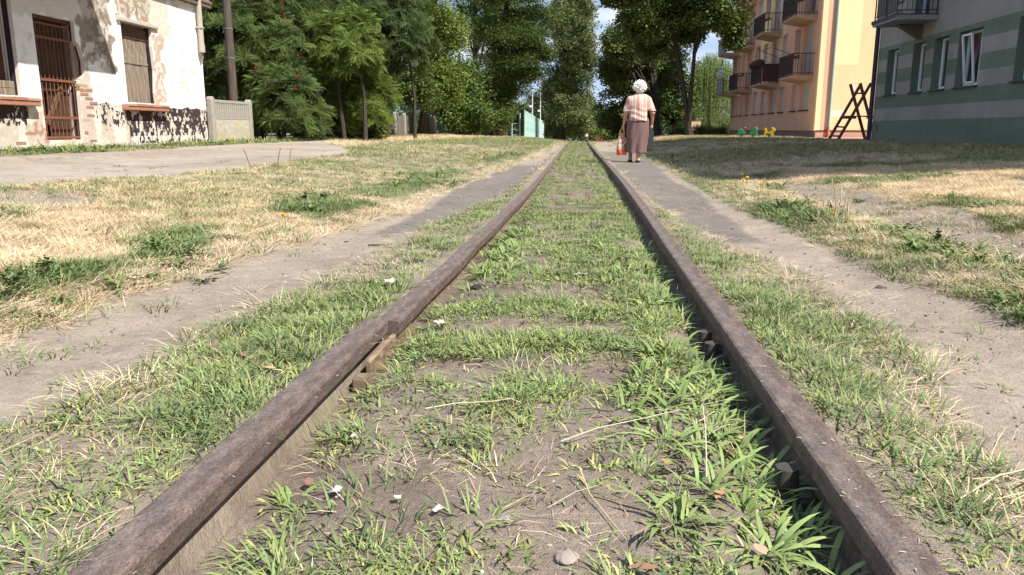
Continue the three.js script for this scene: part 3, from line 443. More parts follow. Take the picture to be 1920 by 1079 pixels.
    const post = rbox(-0.016, 0.016, y + 0.07, y + 1.06, -0.016, 0.016, 0.003), baluster = bar([0, y + 0.17, 0], [0, y + 1.06, 0], 0.009, 0.009, 5);
    for (const [a, c] of [[z - 0.8, 1.4], [z, 1.4], [z + 0.8, 1.4], [z + 0.8, 0.86], [z + 0.8, 0.34]]) part('railing_post', post, dark, rl, [a, 0, c]);
    for (let k = 1; k < 8; k++) part('baluster', baluster, dark, rl, [z + 0.8, 0, 0.34 + k * 0.132]);
    for (let k = 1; k < 12; k++) part('baluster', baluster, dark, rl, [z - 0.8 + k * 0.133, 0, 1.4]);
    part('curtain_screen', box(z - 0.76, z + 0.70, y + 0.2, y + 1.02, 1.36, 1.372), soft([0.20, 0.22, 0.17], 0.1), b);
    for (let k = 0; k < 2; k++) part('planter', rbox(z - 0.78 + k * 0.8, z - 0.05 + k * 0.8, y + 0.08, y + 0.2, 1.2, 1.35, 0.02), soft([0.42, 0.42, 0.38], 0.2), b);
    part('bracket', extrude(new THREE.Shape([[0.3, y - 0.5], [0.34, y - 0.5], [1.0, y - 0.1], [0.3, y - 0.1]].map((p) => new THREE.Vector2(...p))), 0.22).rotateY(-Math.PI / 2).translate(z - 0.1, 0, 0), soft([0.17, 0.14, 0.09], 0.3), b);
  }
  part('drainpipe', bar([-27.36, 0.3, 0.36], [-27.36, 12.5, 0.36], 0.075, 0.075, 10), mat([0.018, 0.018, 0.05], { roughness: 0.5 }), B);
  part('vent', rbox(-26.9, -26.8, 0.62, 0.80, 0.301, 0.315, 0.003), dark, B);
}

// ---------------------------------------------------------------- apricot apartment block behind it
{
  const B = thing('apartment_block', 'apricot apartment block with small balconies and a sunlit gable wall', 'building', [11.3, 0, 0], -Math.PI / 2);
  const tx = texture(512, 256, (i, j) => { const a = -62 + (i + 0.5) / 512 * 24, y = (j + 0.5) / 256 * 12.6, e = (hash2(i, j) - 0.5) * 8 + (fbm(i / 30, j / 30, 3) - 0.5) * 14 + (fbm(i / 5, j / 60, 3) - 0.5) * 14; const yel = a > -50.2 && a < -44.4 && y > 4.55; return yel ? [232 + e, 207 + e, 160 + e] : [224 + e, 174 + e, 144 + e]; });
  tx.wrapS = tx.wrapT = THREE.ClampToEdgeWrapping;
  const peach = new THREE.MeshStandardMaterial({ map: sized(tx, 24, 12.6, -62, 0), roughness: 0.95, bumpMap: sized(bumpTex, 0.4), bumpScale: 0.002 });
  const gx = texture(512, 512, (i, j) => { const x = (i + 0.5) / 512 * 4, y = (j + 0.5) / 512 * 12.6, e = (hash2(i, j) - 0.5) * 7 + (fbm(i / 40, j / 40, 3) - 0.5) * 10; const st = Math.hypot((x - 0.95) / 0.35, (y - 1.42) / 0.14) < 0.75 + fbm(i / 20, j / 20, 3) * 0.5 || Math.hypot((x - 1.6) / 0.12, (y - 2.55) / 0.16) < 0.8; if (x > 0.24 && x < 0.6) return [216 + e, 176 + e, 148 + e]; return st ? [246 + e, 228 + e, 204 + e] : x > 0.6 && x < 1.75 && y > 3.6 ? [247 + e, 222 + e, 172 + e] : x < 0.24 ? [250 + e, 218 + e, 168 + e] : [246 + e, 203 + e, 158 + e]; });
  gx.wrapS = gx.wrapT = THREE.ClampToEdgeWrapping;
  const gable = new THREE.MeshStandardMaterial({ map: sized(gx, 4, 12.6, 0, 0), roughness: 0.95, bumpMap: sized(bumpTex, 0.4), bumpScale: 0.0015 });
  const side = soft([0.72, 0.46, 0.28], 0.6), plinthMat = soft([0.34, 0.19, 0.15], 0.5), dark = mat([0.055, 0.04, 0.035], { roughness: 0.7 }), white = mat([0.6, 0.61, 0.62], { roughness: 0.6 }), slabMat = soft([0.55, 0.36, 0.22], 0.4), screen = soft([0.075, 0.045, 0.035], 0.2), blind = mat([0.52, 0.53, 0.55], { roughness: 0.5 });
  const cols = [[-40.05, 1.5, 1.30], [-42.0, 0.95, 1.3], [-44.5, 1.1, 1.32], [-46.6, 1.3, 1.3], [-48.9, 1.15, 1.3], [-51.0, 1.35, 1.35], [-53.4, 1.1, 1.3], [-55.3, 0.9, 1.3], [-56.7, 0.9, 1.3], [-58.2, 1.1, 1.4]], hol = [];
  for (let f = 0; f < 4; f++) cols.forEach(([c, w, h], k) => { const bal = f && [0, 3, 6, 9].includes(k); hol.push([c - w / 2, c + w / 2, (bal ? 0.75 : 1.62) + f * 2.72, 1.62 + h + f * 2.72, f, k]); });
  part('wall', extrude(wallShape(rect(-59.2, -38.303, 0.62, 12.4), hol.map((h) => rect(h[0], h[1], h[2], h[3]))), 0.3), peach, B);
  part('gable_wall', extrude(wallShape(rect(0, 12, 0.62, 12.4), []), 0.3), gable, B, [-38.3, 0, 0.3], [0, Math.PI / 2, 0]);
  part('end_wall', box(-59.2, -58.9, 0.1, 12.4, -12, -0.003), side, B); part('back_wall', box(-59.2, -38.0, 0.1, 12.4, -12.3, -12.003), side, B);
  part('roof', box(-59.4, -37.8, 12.403, 12.6, -12.4, 0.5), soft([0.2, 0.18, 0.17], 0.5), B);
  part('plinth', box(-59.2, -38.06, 0.05, 0.617, 0.0, 0.26), plinthMat, B); const gp = part('gable_plinth', box(-38.25, -37.96, 0.05, 0.58, -12, 0.25), soft([0.66, 0.36, 0.28], 0.4), B); part('plinth_edging', box(-38.25, -37.94, 0.582, 0.64, -12, 0.255), dark, gp);
  part('floor_slabs', merged([0, 1, 2, 3].map((f) => box(-58.8, -38.5, 0.3 + f * 2.72, 0.45 + f * 2.72, -11.9, -0.02))), side, B);
  for (const [a, b, y0, y1, f, k] of hol) {
    const w = part('window', merged([box(a, a + 0.06, y0, y1, 0.09, 0.14), box(b - 0.06, b, y0, y1, 0.09, 0.14), box(a + 0.06, b - 0.06, y0, y0 + 0.06, 0.09, 0.14), box(a + 0.06, b - 0.06, y1 - 0.06, y1, 0.09, 0.14)]), white, B);
    part('pane', box(a + 0.05, b - 0.05, y0 + 0.05, y1 - 0.05, 0.1, 0.115), (f * 5 + k) % 4 === 2 && f ? glassMat : blind, w);
    if (!(f && [0, 3, 6, 9].includes(k))) part('window_sill', box(a - 0.08, b + 0.08, y0 - 0.07, y0 - 0.003, 0.14, 0.37), dark, w);
  }
  for (const [ci, f] of [[0, 1], [0, 2], [0, 3], [3, 1], [3, 2], [3, 3], [6, 1], [6, 2], [6, 3], [9, 1], [9, 2], [9, 3]]) {
    const z = cols[ci][0], y = 3.18 + (f - 1) * 2.72, h = 1.25, out = 1.0, b = part('balcony', extrude(wallShape([[0.303, y], [0.3 + out, y], [0.3 + out, y - 0.09], [0.303, y - 0.26]], []), 2 * h).rotateY(-Math.PI / 2).translate(z + h, 0, 0), slabMat, B);
    const rl = part('railing', merged([box(z - h, z + h, y + 0.98, y + 1.02, 0.26 + out, 0.3 + out), box(z - h, z + h, y + 0.1, y + 0.13, 0.26 + out, 0.3 + out), ...[-1, 1].flatMap((s) => [box(z + s * h - 0.02, z + s * h + 0.02, y + 0.98, y + 1.02, 0.3, 0.26 + out), box(z + s * h - 0.02, z + s * h + 0.02, y + 0.1, y + 0.13, 0.3, 0.26 + out), ...[0.5, 0.68, 0.86, 1.04].map((c) => box(z + s * h - 0.01, z + s * h + 0.01, y, y + 0.98, c, c + 0.02)), box(z + s * h - 0.025, z + s * h + 0.025, y, y + 1, 0.24 + out, 0.3 + out)]), ...Array.from({ length: 16 }, (_, k) => box(z - h + 0.15 * (k + 0.6) - 0.01, z - h + 0.15 * (k + 0.6) + 0.01, y, y + 0.98, 0.27 + out, 0.29 + out))]), dark, b);
    if (ci !== 9) part('reed_screen', box(z - h + 0.04, z + h - 0.04, y + 0.14, y + 0.96, 0.235 + out, 0.255 + out), screen, b);
    else part('solid_front', box(z - h, z + h, y - 0.05, y + 0.95, 0.302 + out, 0.33 + out), soft([0.35, 0.34, 0.34], 0.4), b);
    if (ci === 3 && f === 1) { part('flower_boxes', merged(Array.from({ length: 5 }, (_, k) => new THREE.IcosahedronGeometry(0.22, 1).translate(z - 1 + k * 0.5, y + 1.1 + 0.05 * (k % 2), 0.28 + out))), soft([0.07, 0.035, 0.02], 0.2), b); part('side_screen', box(z + h - 0.04, z + h - 0.02, y + 0.1, y + 1.05, 0.33, 0.2 + out), screen, b); }
    if ((ci === 0 && f === 1) || ci === 6) part('clothes_line_frame', merged([bar([z - h, y + 1.0, 0.3 + out], [z - h, y + 1.35, 0.3 + out + 0.9], 0.015, 0.015, 5), bar([z + h * 0.6, y + 1.0, 0.3 + out], [z + h * 0.6, y + 1.35, 0.3 + out + 0.9], 0.015, 0.015, 5), bar([z - h, y + 1.35, 1.2 + out], [z + h * 0.6, y + 1.35, 1.2 + out], 0.015, 0.015, 5)]), dark, b);
    if (ci === 9) part('satellite_dish', new THREE.SphereGeometry(0.42, 12, 6, 0, 6.3, 0, 0.9).rotateX(Math.PI / 2).rotateY(0.7).translate(z + 0.9, y + 1.3, 0.3 + out), mat([0.6, 0.6, 0.6]), b);
  }
  part('drainpipe', bar([-37.93, 0.3, -0.33], [-37.93, 12.3, -0.33], 0.055, 0.055, 8), mat([0.33, 0.42, 0.40]), B); part('pipe_guard', bar([-37.9, 0.3, -0.3], [-37.9, 0.8, -0.3], 0.065, 0.065, 8), mat([0.55, 0.08, 0.04]), B);
}
// ---------------------------------------------------------------- trees and shrubs
const leafMat = (rough = 0.62) => new THREE.MeshPhysicalMaterial({ color: 0xffffff, roughness: rough, transmission: 0.34, thickness: 0, specularIntensity: 0.3, side: THREE.DoubleSide });
const barkTex = texture(256, 512, (i, j) => { const w = tnoise(i / 5, j / 26, 51), a = tnoise(i / 16, j / 50, 16); const v = 170 + (w - 0.5) * 120 + (a - 0.5) * 60; return [v, v * 0.97, v * 0.92]; });
const bark = mat([0.14, 0.115, 0.09], { map: sized(barkTex, 0.4, 1.2), bumpMap: sized(barkTex, 0.4, 1.2), bumpScale: 0.02 }), darkBark = mat([0.085, 0.068, 0.052], { map: sized(barkTex, 0.4, 1.2), bumpMap: sized(barkTex, 0.4, 1.2), bumpScale: 0.02 });
function leafFaces(list) { // list of [base, along, across, normalish] leaves: four-cornered, folded along the middle
  const pos = []; for (const [b, l, w, up] of list) { const m = b.clone().addScaledVector(l, 0.45), t = b.clone().add(l), s = m.clone().add(w).add(up), r = m.clone().sub(w).add(up); for (const v of [b, s, t, b, t, r]) pos.push(v.x, v.y, v.z); }
  const g = new THREE.BufferGeometry(); g.setAttribute('position', new THREE.Float32BufferAttribute(pos, 3)); g.computeVertexNormals(); return g;
}
function cluster(seed, n, rad, len, wid, droop = 0.3) { // a spray of single leaves
  const R = rng(seed), L = []; for (let k = 0; k < n; k++) { const p = V(R() - 0.5, (R() - 0.5) * 0.7, R() - 0.5).multiplyScalar(2 * rad), a = R() * 6.283, l = V(Math.cos(a), (R() - 0.5) * 0.9 - droop, Math.sin(a)).normalize().multiplyScalar(len * (0.7 + 0.6 * R())), w = V(0, 1, 0).cross(l).normalize().applyAxisAngle(l.clone().normalize(), (R() - 0.5) * 2.2).multiplyScalar(wid * (0.7 + 0.5 * R())); L.push([p, l, w, V(0, 0.012, 0)]); } return leafFaces(L);
}
function frond(pairs, len, lw, droop) { // feathered leaf: leaflets in pairs along an arching stalk
  const L = [], c = (t) => V(0, len * (0.35 * t - droop * t * t), len * t * (1 - 0.12 * t));
  for (let k = 0; k < pairs; k++) { const t = 0.15 + 0.85 * k / pairs, p = c(t), f = Math.sin(Math.PI * (0.15 + 0.75 * t)) * 0.25 * len; for (const s of [-1, 1]) { const l = V(s * f, -f * 0.22, f * 0.42); L.push([p, l, V(0, 0, lw), V(0, 0.004, 0)]); } }
  L.push([c(0.98), V(0, -0.06, 0.18 * len), V(lw, 0, 0), V(0, 0.004, 0)]); const st = c(0).lerp(c(1), 0); L.push([st, c(1), V(0.006, 0, 0), V(0, 0.1 * len, 0)]); return leafFaces(L);
}
function instanced(name, geo, material, items, parent, kind = 'stuff') { // items: [pos, quaternion, scale, [r,g,b]]
  const m = new THREE.InstancedMesh(geo, material, items.length), M = new THREE.Matrix4(), S = V(1, 1, 1), C = new THREE.Color();
  items.forEach(([p, q, s, c], k) => { typeof s === 'number' ? S.set(s, s, s) : S.copy(s); m.setMatrixAt(k, M.compose(p, q, S)); m.setColorAt(k, C.setRGB(c[0], c[1], c[2])); });
  m.name = name; m.userData = { kind }; shadowed(m); (parent || scene).add(m); return m;
}
const Q = (rx, ry, rz) => new THREE.Quaternion().setFromEuler(new THREE.Euler(rx, ry, rz, 'YXZ'));
const warmer = (c) => [c[0] * 1.38, c[1] * 1.24, c[2] * 1.0];  // lifts all crown leaf colours evenly, a little brighter and yellower
function tint(R, a, b, v = 0.25) { const t = R(), k = 1 + (R() - 0.5) * 2 * v; return [lerp(a[0], b[0], t) * k, lerp(a[1], b[1], t) * k, lerp(a[2], b[2], t) * k]; }
/** limbs from a trunk foot to points in the crown */
function limbs(foot, top, r, tips, R, bend = 0.4) {
  const list = [], n = 7, P = [], rad = []; for (let i = 0; i <= n; i++) { const t = i / n; P.push([lerp(foot[0], top[0], t) + Math.sin(t * 5 + r * 40) * bend * 0.25 * t * (1 - t), lerp(foot[1], top[1], t), lerp(foot[2], top[2], t) + Math.cos(t * 4) * bend * 0.25 * t * (1 - t)]); rad.push(r * (1.18 - 0.9 * t) * (i ? 1 : 1.25)); }
  list.push(tube(P, rad, 9));
  for (const tip of tips) { const t = clamp(0.25 + R() * 0.6), i = Math.min(n - 1, Math.floor(t * n)), b = P[i], rr = rad[i] * 0.5; list.push(tube([b, [lerp(b[0], tip[0], 0.5), lerp(b[1], tip[1], 0.5) + bend * (R() - 0.2), lerp(b[2], tip[2], 0.5)], tip], [rr, rr * 0.65, rr * 0.25], 6)); }
  return merged(list);
}
/** crown of clumps: lobes are [centre, radius vector]; clusters sit mostly in the outer shell of smaller clumps */
function crownItems(lobes, clumps, per, R, a, b, scale, shell = 0.75, flat = 0.7) {
  const items = [], tips = [];
  for (const [c, r] of lobes) for (let k = 0; k < clumps; k++) {
    const u = V(R() - 0.5, R() - 0.5, R() - 0.5).normalize(), m = Math.pow(R(), 0.45), cc = V(c[0] + u.x * r[0] * m * 0.85, c[1] + u.y * r[1] * m * 0.85, c[2] + u.z * r[2] * m * 0.85), cr = (r[0] + r[1] + r[2]) / 3 * (0.24 + 0.2 * R()); 
    if (R() < 0.3) tips.push([cc.x, cc.y, cc.z]);
    for (let j = 0; j < per; j++) { const v = V(R() - 0.5, R() - 0.5, R() - 0.5).normalize().multiplyScalar(cr * (shell + (1 - shell) * R()) * (0.6 + 0.5 * R())); v.y *= flat; items.push([cc.clone().add(v), Q((R() - 0.5) * 0.9, R() * 6.283, (R() - 0.5) * 0.9), scale * (0.7 + 0.6 * R()), warmer(tint(R, a, b, 0.25))]); }
  }
  return [items, tips];
}
function tree(name, label, category, foot, top, r, lobes, clumps, per, geo, a, b, scale, seed, o = {}) {
  const T = thing(name, label, category, [0, 0, 0], 0, o.group), R = rng(seed), [items, tips] = crownItems(lobes, clumps, per, R, a, b, scale, o.shell, o.flat);
  part('trunk', limbs(foot, top, r, tips.slice(0, o.limbs ?? 16), R), o.bark || bark, T);
  instanced('crown', geo, o.mat || treeLeaf, items, T); return T;
}
const treeLeaf = leafMat(0.6), G1 = [0.06, 0.108, 0.028], G2 = [0.115, 0.168, 0.044];
const smallLeaves = cluster(5, 16, 0.34, 0.17, 0.05), roundLeaves = cluster(6, 15, 0.32, 0.15, 0.065, 0.5), longLeaves = cluster(7, 16, 0.34, 0.24, 0.035, 0.55), fineLeaves = cluster(8, 22, 0.4, 0.11, 0.03, 0.1), farLeaves = cluster(9, 14, 0.7, 0.34, 0.11, 0.3);

{ // ---- sumac shrubs over the fence
  const fr = [frond(9, 0.48, 0.011, 0.52), frond(8, 0.42, 0.0105, 0.8), frond(10, 0.54, 0.0115, 0.4)], sumacLeaf = leafMat(0.75), fruitMat = soft([0.19, 0.02, 0.013], 0.1);
  const fruitGeo = (() => { const R = rng(4), l = []; for (let k = 0; k < 26; k++) { const t = R(), a = R() * 6.283, q = 0.045 * (1 - t * 0.8); l.push(new THREE.IcosahedronGeometry(0.019, 0).translate(Math.cos(a) * q, t * 0.17, Math.sin(a) * q)); } return merged(l); })();
  // px, py, radius in px, depth, green mix, how many branch ends
  function sumac(label, lobesPx, a, b, seed, fruits) {
    const S = thing('sumac_shrub', label, 'shrub'), R = rng(seed), items = [[], [], []], stems = [], spots = [];
    let ci = 0; for (const [px, py, rp, depth, n] of lobesPx) {
      const c = at(px, py, depth), r = rp / FOCAL * depth * 1.03, foot = [c.x - 0.2 + (R() - 0.5) * 0.8, heightAt(c.x, c.z) - 0.1, c.z + (R() - 0.5) * 0.8];
      stems.push(tube([foot, [lerp(foot[0], c.x, 0.4) + (R() - 0.5) * 0.4, lerp(foot[1], c.y, 0.55), lerp(foot[2], c.z, 0.5)], [c.x, c.y + r * 0.3, c.z]], [0.085, 0.06, 0.03], 7));
      for (let k = 0; k < n * 2.6; k++) {
        const u = V(R() - 0.5, R() * 1.1 - 0.42, R() - 0.5).normalize(), tip = c.clone().add(V(u.x * r, u.y * r * 0.92, u.z * r * 0.8).multiplyScalar(0.62 + 0.44 * R()));
        if (k % 4 === 0) stems.push(tube([[c.x, c.y - r * 0.2, c.z], [(c.x + tip.x) / 2, (c.y + tip.y) / 2 + 0.1, (c.z + tip.z) / 2], [tip.x, tip.y, tip.z]], [0.035, 0.022, 0.012], 5));
        spots.push([tip, u]); const m = 10 + Math.floor(R() * 4), az0 = R() * 6.283;
        for (let j = 0; j < m; j++) { const az = az0 + j / m * 6.283 + R() * 0.4, el = 0.05 + R() * 0.75; const q = new THREE.Quaternion().setFromUnitVectors(V(0, 1, 0), V(u.x * 0.7, Math.max(0.35, u.y + 0.5), u.z * 0.7).normalize()).multiply(Q(-el, az, (R() - 0.5) * 0.5)); items[ci++ % 3].push([tip.clone(), q, 0.62 + 0.42 * R(), warmer(tint(R, a, b, 0.36))]); }
      }
    }
    part('stems', merged(stems), bark, S);
    items.forEach((it, k) => instanced('foliage', fr[k], sumacLeaf, it, S));
    const lit = spots.filter(([t, u]) => u.x * 0.35 + u.z * 0.9 + u.y * 0.2 > 0.55); for (let k = 0; k < fruits; k++) { const [t, u] = lit[Math.floor((k + 0.5) / fruits * lit.length)]; const f = part('fruit_cluster', fruitGeo, fruitMat, S, [t.x + u.x * 0.2 + 0.1, t.y + 0.2, t.z + u.z * 0.15 + 0.15]); f.scale.setScalar(0.6 + 0.4 * R()); }
  }
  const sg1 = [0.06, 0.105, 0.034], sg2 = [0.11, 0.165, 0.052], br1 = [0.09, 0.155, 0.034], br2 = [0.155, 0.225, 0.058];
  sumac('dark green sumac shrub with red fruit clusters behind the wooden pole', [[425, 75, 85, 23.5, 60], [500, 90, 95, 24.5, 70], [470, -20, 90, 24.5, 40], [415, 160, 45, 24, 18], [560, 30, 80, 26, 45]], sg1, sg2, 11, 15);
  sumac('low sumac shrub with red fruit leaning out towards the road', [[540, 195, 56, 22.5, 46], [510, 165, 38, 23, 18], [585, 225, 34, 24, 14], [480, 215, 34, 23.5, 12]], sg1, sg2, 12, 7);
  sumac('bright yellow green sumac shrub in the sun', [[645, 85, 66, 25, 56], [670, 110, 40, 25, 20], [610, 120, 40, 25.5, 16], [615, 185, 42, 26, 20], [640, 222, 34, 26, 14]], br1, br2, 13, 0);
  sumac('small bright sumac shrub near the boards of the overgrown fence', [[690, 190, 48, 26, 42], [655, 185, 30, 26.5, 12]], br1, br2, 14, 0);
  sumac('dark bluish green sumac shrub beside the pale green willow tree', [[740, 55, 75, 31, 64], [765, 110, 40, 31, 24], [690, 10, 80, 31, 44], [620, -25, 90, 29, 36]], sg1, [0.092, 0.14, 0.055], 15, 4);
}
{ // ---- what stands behind and among them
  const g = (x, z) => heightAt(x, z) - 0.1;
  const leafy = (label, px, py, rx, ry, depth, geo, a, b, clumps, per, sc, seed, o = {}) => { const c = at(px, py, depth), k = depth / FOCAL; return tree(o.name || 'leafy_bush', label, o.cat || 'bush', [c.x, g(c.x, c.z), c.z], [c.x, c.y + ry * k * 0.4, c.z], o.r || 0.09, [[[c.x, c.y, c.z], [rx * k, ry * k, rx * k * 0.9]]], clumps, per, geo, a, b, sc, seed, o); };
  leafy('low dark bush growing through the overgrown fence', 698, 240, 34, 22, 27.5, smallLeaves, G2, G2, 26, 12, 0.55, 21);
  leafy('low green bush under the stems of the bright sumac', 640, 232, 46, 30, 26.8, smallLeaves, G1, G2, 30, 12, 0.55, 25);
  leafy('low green bush between the leaning and the bright sumac', 572, 240, 36, 22, 24.6, smallLeaves, G1, G2, 22, 12, 0.5, 26);
  leafy('dark bush at the foot of the fruiting sumac', 455, 225, 55, 40, 24.5, smallLeaves, G1, G2, 26, 12, 0.55, 22);
  leafy('dark bush in the shade between the sumac stems', 600, 222, 70, 45, 28.5, smallLeaves, G1, G2, 34, 12, 0.6, 23);
  leafy('dark bush filling the gap behind the bright sumac', 775, 165, 48, 42, 36, smallLeaves, G1, G2, 40, 13, 0.75, 24);
  { const c = at(820, 60, 42), k = 42 / FOCAL; tree('willow_tree', 'pale yellow green willow tree leaning over the overgrown fence', 'tree', [c.x - 1, g(c.x, c.z), c.z], [c.x, 7.5, c.z], 0.2, [[[c.x, c.y, c.z], [58 * k, 75 * k, 55 * k]], [[c.x - 0.4, c.y + 3.4, c.z], [60 * k, 70 * k, 55 * k]], [[c.x + 0.2, c.y - 2.6, c.z + 0.3], [48 * k, 50 * k, 45 * k]]], 62, 14, longLeaves, [0.10, 0.16, 0.034], [0.175, 0.235, 0.06], 0.85, 31); }
  { const c = at(862, 165, 46), k = 46 / FOCAL; tree('broadleaf_tree', 'bushy mid green tree with branches reaching the grass verge', 'tree', [c.x, g(c.x, c.z), c.z], [c.x, 5, c.z], 0.16, [[[c.x, c.y, c.z], [58 * k, 70 * k, 55 * k]], [[c.x + 0.5, c.y - 1.6, c.z + 0.4], [56 * k, 36 * k, 50 * k]], [[c.x - 1.4, c.y + 0.4, c.z - 0.5], [40 * k, 60 * k, 50 * k]]], 58, 14, smallLeaves, [0.065, 0.122, 0.032], [0.12, 0.185, 0.048], 0.9, 32); }
  { // locust with flat layered sprays
    const c = at(960, 70, 58), k = 58 / FOCAL, f = at(918, 250, 58), L = []; for (const [px, py, rx, ry] of [[985, 30, 62, 16], [960, 75, 70, 15], [1000, 100, 55, 13], [945, 115, 70, 14], [985, 140, 45, 11], [930, 150, 50, 14], [920, 185, 52, 16], [985, 60, 60, 14], [925, 55, 55, 22], [1000, -10, 60, 22], [930, -10, 70, 26], [955, 170, 36, 12], [930, 205, 36, 20], [908, 225, 34, 18]]) { const p = at(px, py, 57 + (px % 3)); L.push([[p.x, p.y, p.z], [rx * k, ry * k, rx * k * 0.9]]); }
    tree('locust_tree', 'tall dark locust tree with flat layered branches beside the sports fence', 'tree', [f.x, g(f.x, f.z), f.z], [c.x, 12.5, c.z], 0.28, L, 26, 17, fineLeaves, [0.05, 0.092, 0.024], [0.105, 0.16, 0.038], 1.15, 33, { limbs: 26, flat: 0.45, bark: darkBark });
  }
  { // poplar
    const L = [], k = 88 / FOCAL; for (const [px, py, rx, ry] of [[1085, 15, 26, 40], [1075, 65, 44, 48], [1090, 110, 36, 44], [1060, 120, 42, 45], [1080, 165, 40, 40], [1045, 165, 32, 38], [1070, 205, 46, 34], [1052, 215, 30, 36], [1085, 235, 30, 22], [1040, 235, 18, 20], [1055, 30, 36, 40]]) { const p = at(px, py, 88 - (px % 4)); L.push([[p.x, p.y, p.z], [rx * k, ry * k, rx * k]]); } const f = at(1051, 255, 88);
    tree('poplar_tree', 'tall grey green poplar tree standing beyond the end of the track', 'tree', [f.x, heightAt(f.x, f.z) - 0.2, f.z], [f.x + 1.4, 15, f.z], 0.42, L, 30, 15, cluster(19, 15, 0.42, 0.2, 0.075, 0.3), [0.075, 0.112, 0.045], [0.15, 0.19, 0.085], 1.15, 34, { limbs: 22 });
  }
  for (const [px, py, rx, ry, dep, seed, lab] of [[1112, 225, 26, 36, 135, 35, 'distant round tree over the end of the path'], [1100, 205, 18, 30, 150, 36, 'far tree just left of the sky gap'], [1018, 205, 30, 45, 118, 37, 'tree behind the two floodlight masts'], [985, 225, 30, 38, 124, 38, 'tree behind the green sports fence']]) leafy(lab, px, py, rx, ry, dep, farLeaves, [0.045, 0.08, 0.03], [0.09, 0.13, 0.045], 40, 12, 1.0, seed, { name: 'broadleaf_tree', cat: 'tree', r: 0.3 });
  // tall trees over the sumac, behind the fence
  for (const [px, py, rx, ry, dep, seed, lab] of [[560, -40, 150, 110, 40, 41, 'tall tree rising behind the fruiting sumac'], [720, -60, 110, 110, 44, 42, 'tall tree rising behind the bluish sumac'], [890, -30, 90, 130, 64, 43, 'tall dark tree between willow and locust'], [690, 140, 110, 110, 42, 46, 'dark tree closing the view behind the bright sumacs'], [480, 150, 110, 110, 38, 47, 'dark tree closing the view behind the pole'], [860, 160, 80, 100, 66, 48, 'dark tree closing the view behind the bushy tree'], [945, 60, 75, 110, 72, 49, 'tall dark tree behind the layered locust'], [930, 190, 34, 60, 66, 50, 'dark tree low behind the layered locust'], [420, 60, 120, 140, 34, 55, 'dark tree between the house and the pole'], [640, 60, 120, 120, 38, 56, 'dark tree behind the bright and the fruiting sumacs']]) leafy(lab, px, py, rx, ry, dep, smallLeaves, G1, G2, 90, 13, 1.15, seed, { name: 'broadleaf_tree', cat: 'tree', r: 0.26 });
  // right hand row
  { const L = [], k = 56 / FOCAL; for (const [px, py, rx, ry, dd] of [[1165, 85, 42, 38, 55], [1190, 50, 50, 40, 56], [1150, 135, 34, 40, 57], [1185, 130, 55, 50, 58], [1155, 190, 36, 50, 59], [1200, 190, 50, 50, 58], [1170, 232, 48, 24, 60], [1215, 20, 60, 45, 57], [1230, 120, 50, 60, 59]]) { const p = at(px, py, dd); L.push([[p.x, p.y, p.z], [rx * k, ry * k, rx * k]]); } const f = at(1232, 260, 57);
    tree('linden_tree', 'dark dense linden tree shading the path ahead of the woman', 'tree', [f.x, heightAt(f.x, f.z) - 0.2, f.z], [f.x - 1, 10, f.z], 0.3, L, 26, 14, roundLeaves, [0.05, 0.085, 0.024], [0.115, 0.155, 0.042], 1.0, 51, { limbs: 20, bark: darkBark }); }
  { const L = [], k = 64 / FOCAL; for (const [px, py, rx, ry] of [[1235, 190, 44, 60], [1262, 150, 45, 60], [1275, 205, 40, 40], [1250, 80, 55, 50]]) { const p = at(px, py, 66); L.push([[p.x, p.y, p.z], [rx * k, ry * k, rx * k]]); } const f = at(1262, 258, 66);
    tree('linden_tree', 'linden tree with a single straight trunk behind the forked tree', 'tree', [f.x, heightAt(f.x, f.z) - 0.2, f.z], [f.x, 10, f.z], 0.26, L, 28, 14, roundLeaves, G1, G2, 1.05, 52, { limbs: 16, bark: darkBark }); }
  { // forked tree whose branches hang before the apricot block
    const T = thing('forked_tree', 'forked tree with two slender trunks overhanging the apricot block', 'tree'), R = rng(53), f = at(1292, 262, 41), gy = heightAt(f.x, f.z) - 0.15, p = (px, py, d) => { const q = at(px, py, d); return [q.x, q.y, q.z]; };
    const L = []; for (const [px, py, rx, ry, d] of [[1200, 45, 50, 34, 41], [1255, 20, 60, 42, 42], [1310, 15, 60, 42, 41], [1355, 25, 46, 32, 40], [1230, 85, 40, 26, 43], [1330, -25, 60, 36, 40], [1260, -40, 90, 50, 42], [1185, -15, 40, 22, 40], [1374, 66, 13, 24, 40], [1290, 60, 44, 26, 43], [1150, -10, 16, 18, 40]]) { const c = at(px, py, d), k = d / FOCAL; L.push([[c.x, c.y, c.z], [rx * k, ry * k, rx * k]]); }
    const [items, tips] = crownItems(L, 22, 14, R, [0.05, 0.085, 0.024], [0.115, 0.155, 0.042], 0.95);
    const limbsList = [tube([[f.x, gy, f.z], p(1290, 225, 41), p(1279, 150, 41), p(1264, 70, 41.5), p(1254, 0, 42), p(1246, -60, 42)], [0.24, 0.145, 0.12, 0.1, 0.08, 0.04], 10), tube([p(1291, 240, 41), p(1296, 170, 40.8), p(1303, 90, 40.6), p(1316, 45, 40.5), p(1322, -40, 40)], [0.14, 0.11, 0.09, 0.07, 0.04], 9), tube([p(1300, 110, 40.6), p(1322, 55, 40), p(1352, 25, 40)], [0.055, 0.04, 0.025], 7), tube([p(1270, 100, 41.4), p(1235, 60, 41), p(1200, 45, 41)], [0.055, 0.04, 0.025], 7)];
    for (const t of tips.slice(0, 18)) limbsList.push(tube([p(1258 + 50 * R(), 20 + 30 * R(), 41), t], [0.05, 0.015], 5));
    part('trunk', merged(limbsList), darkBark, T); instanced('crown', roundLeaves, treeLeaf, items, T);
  }
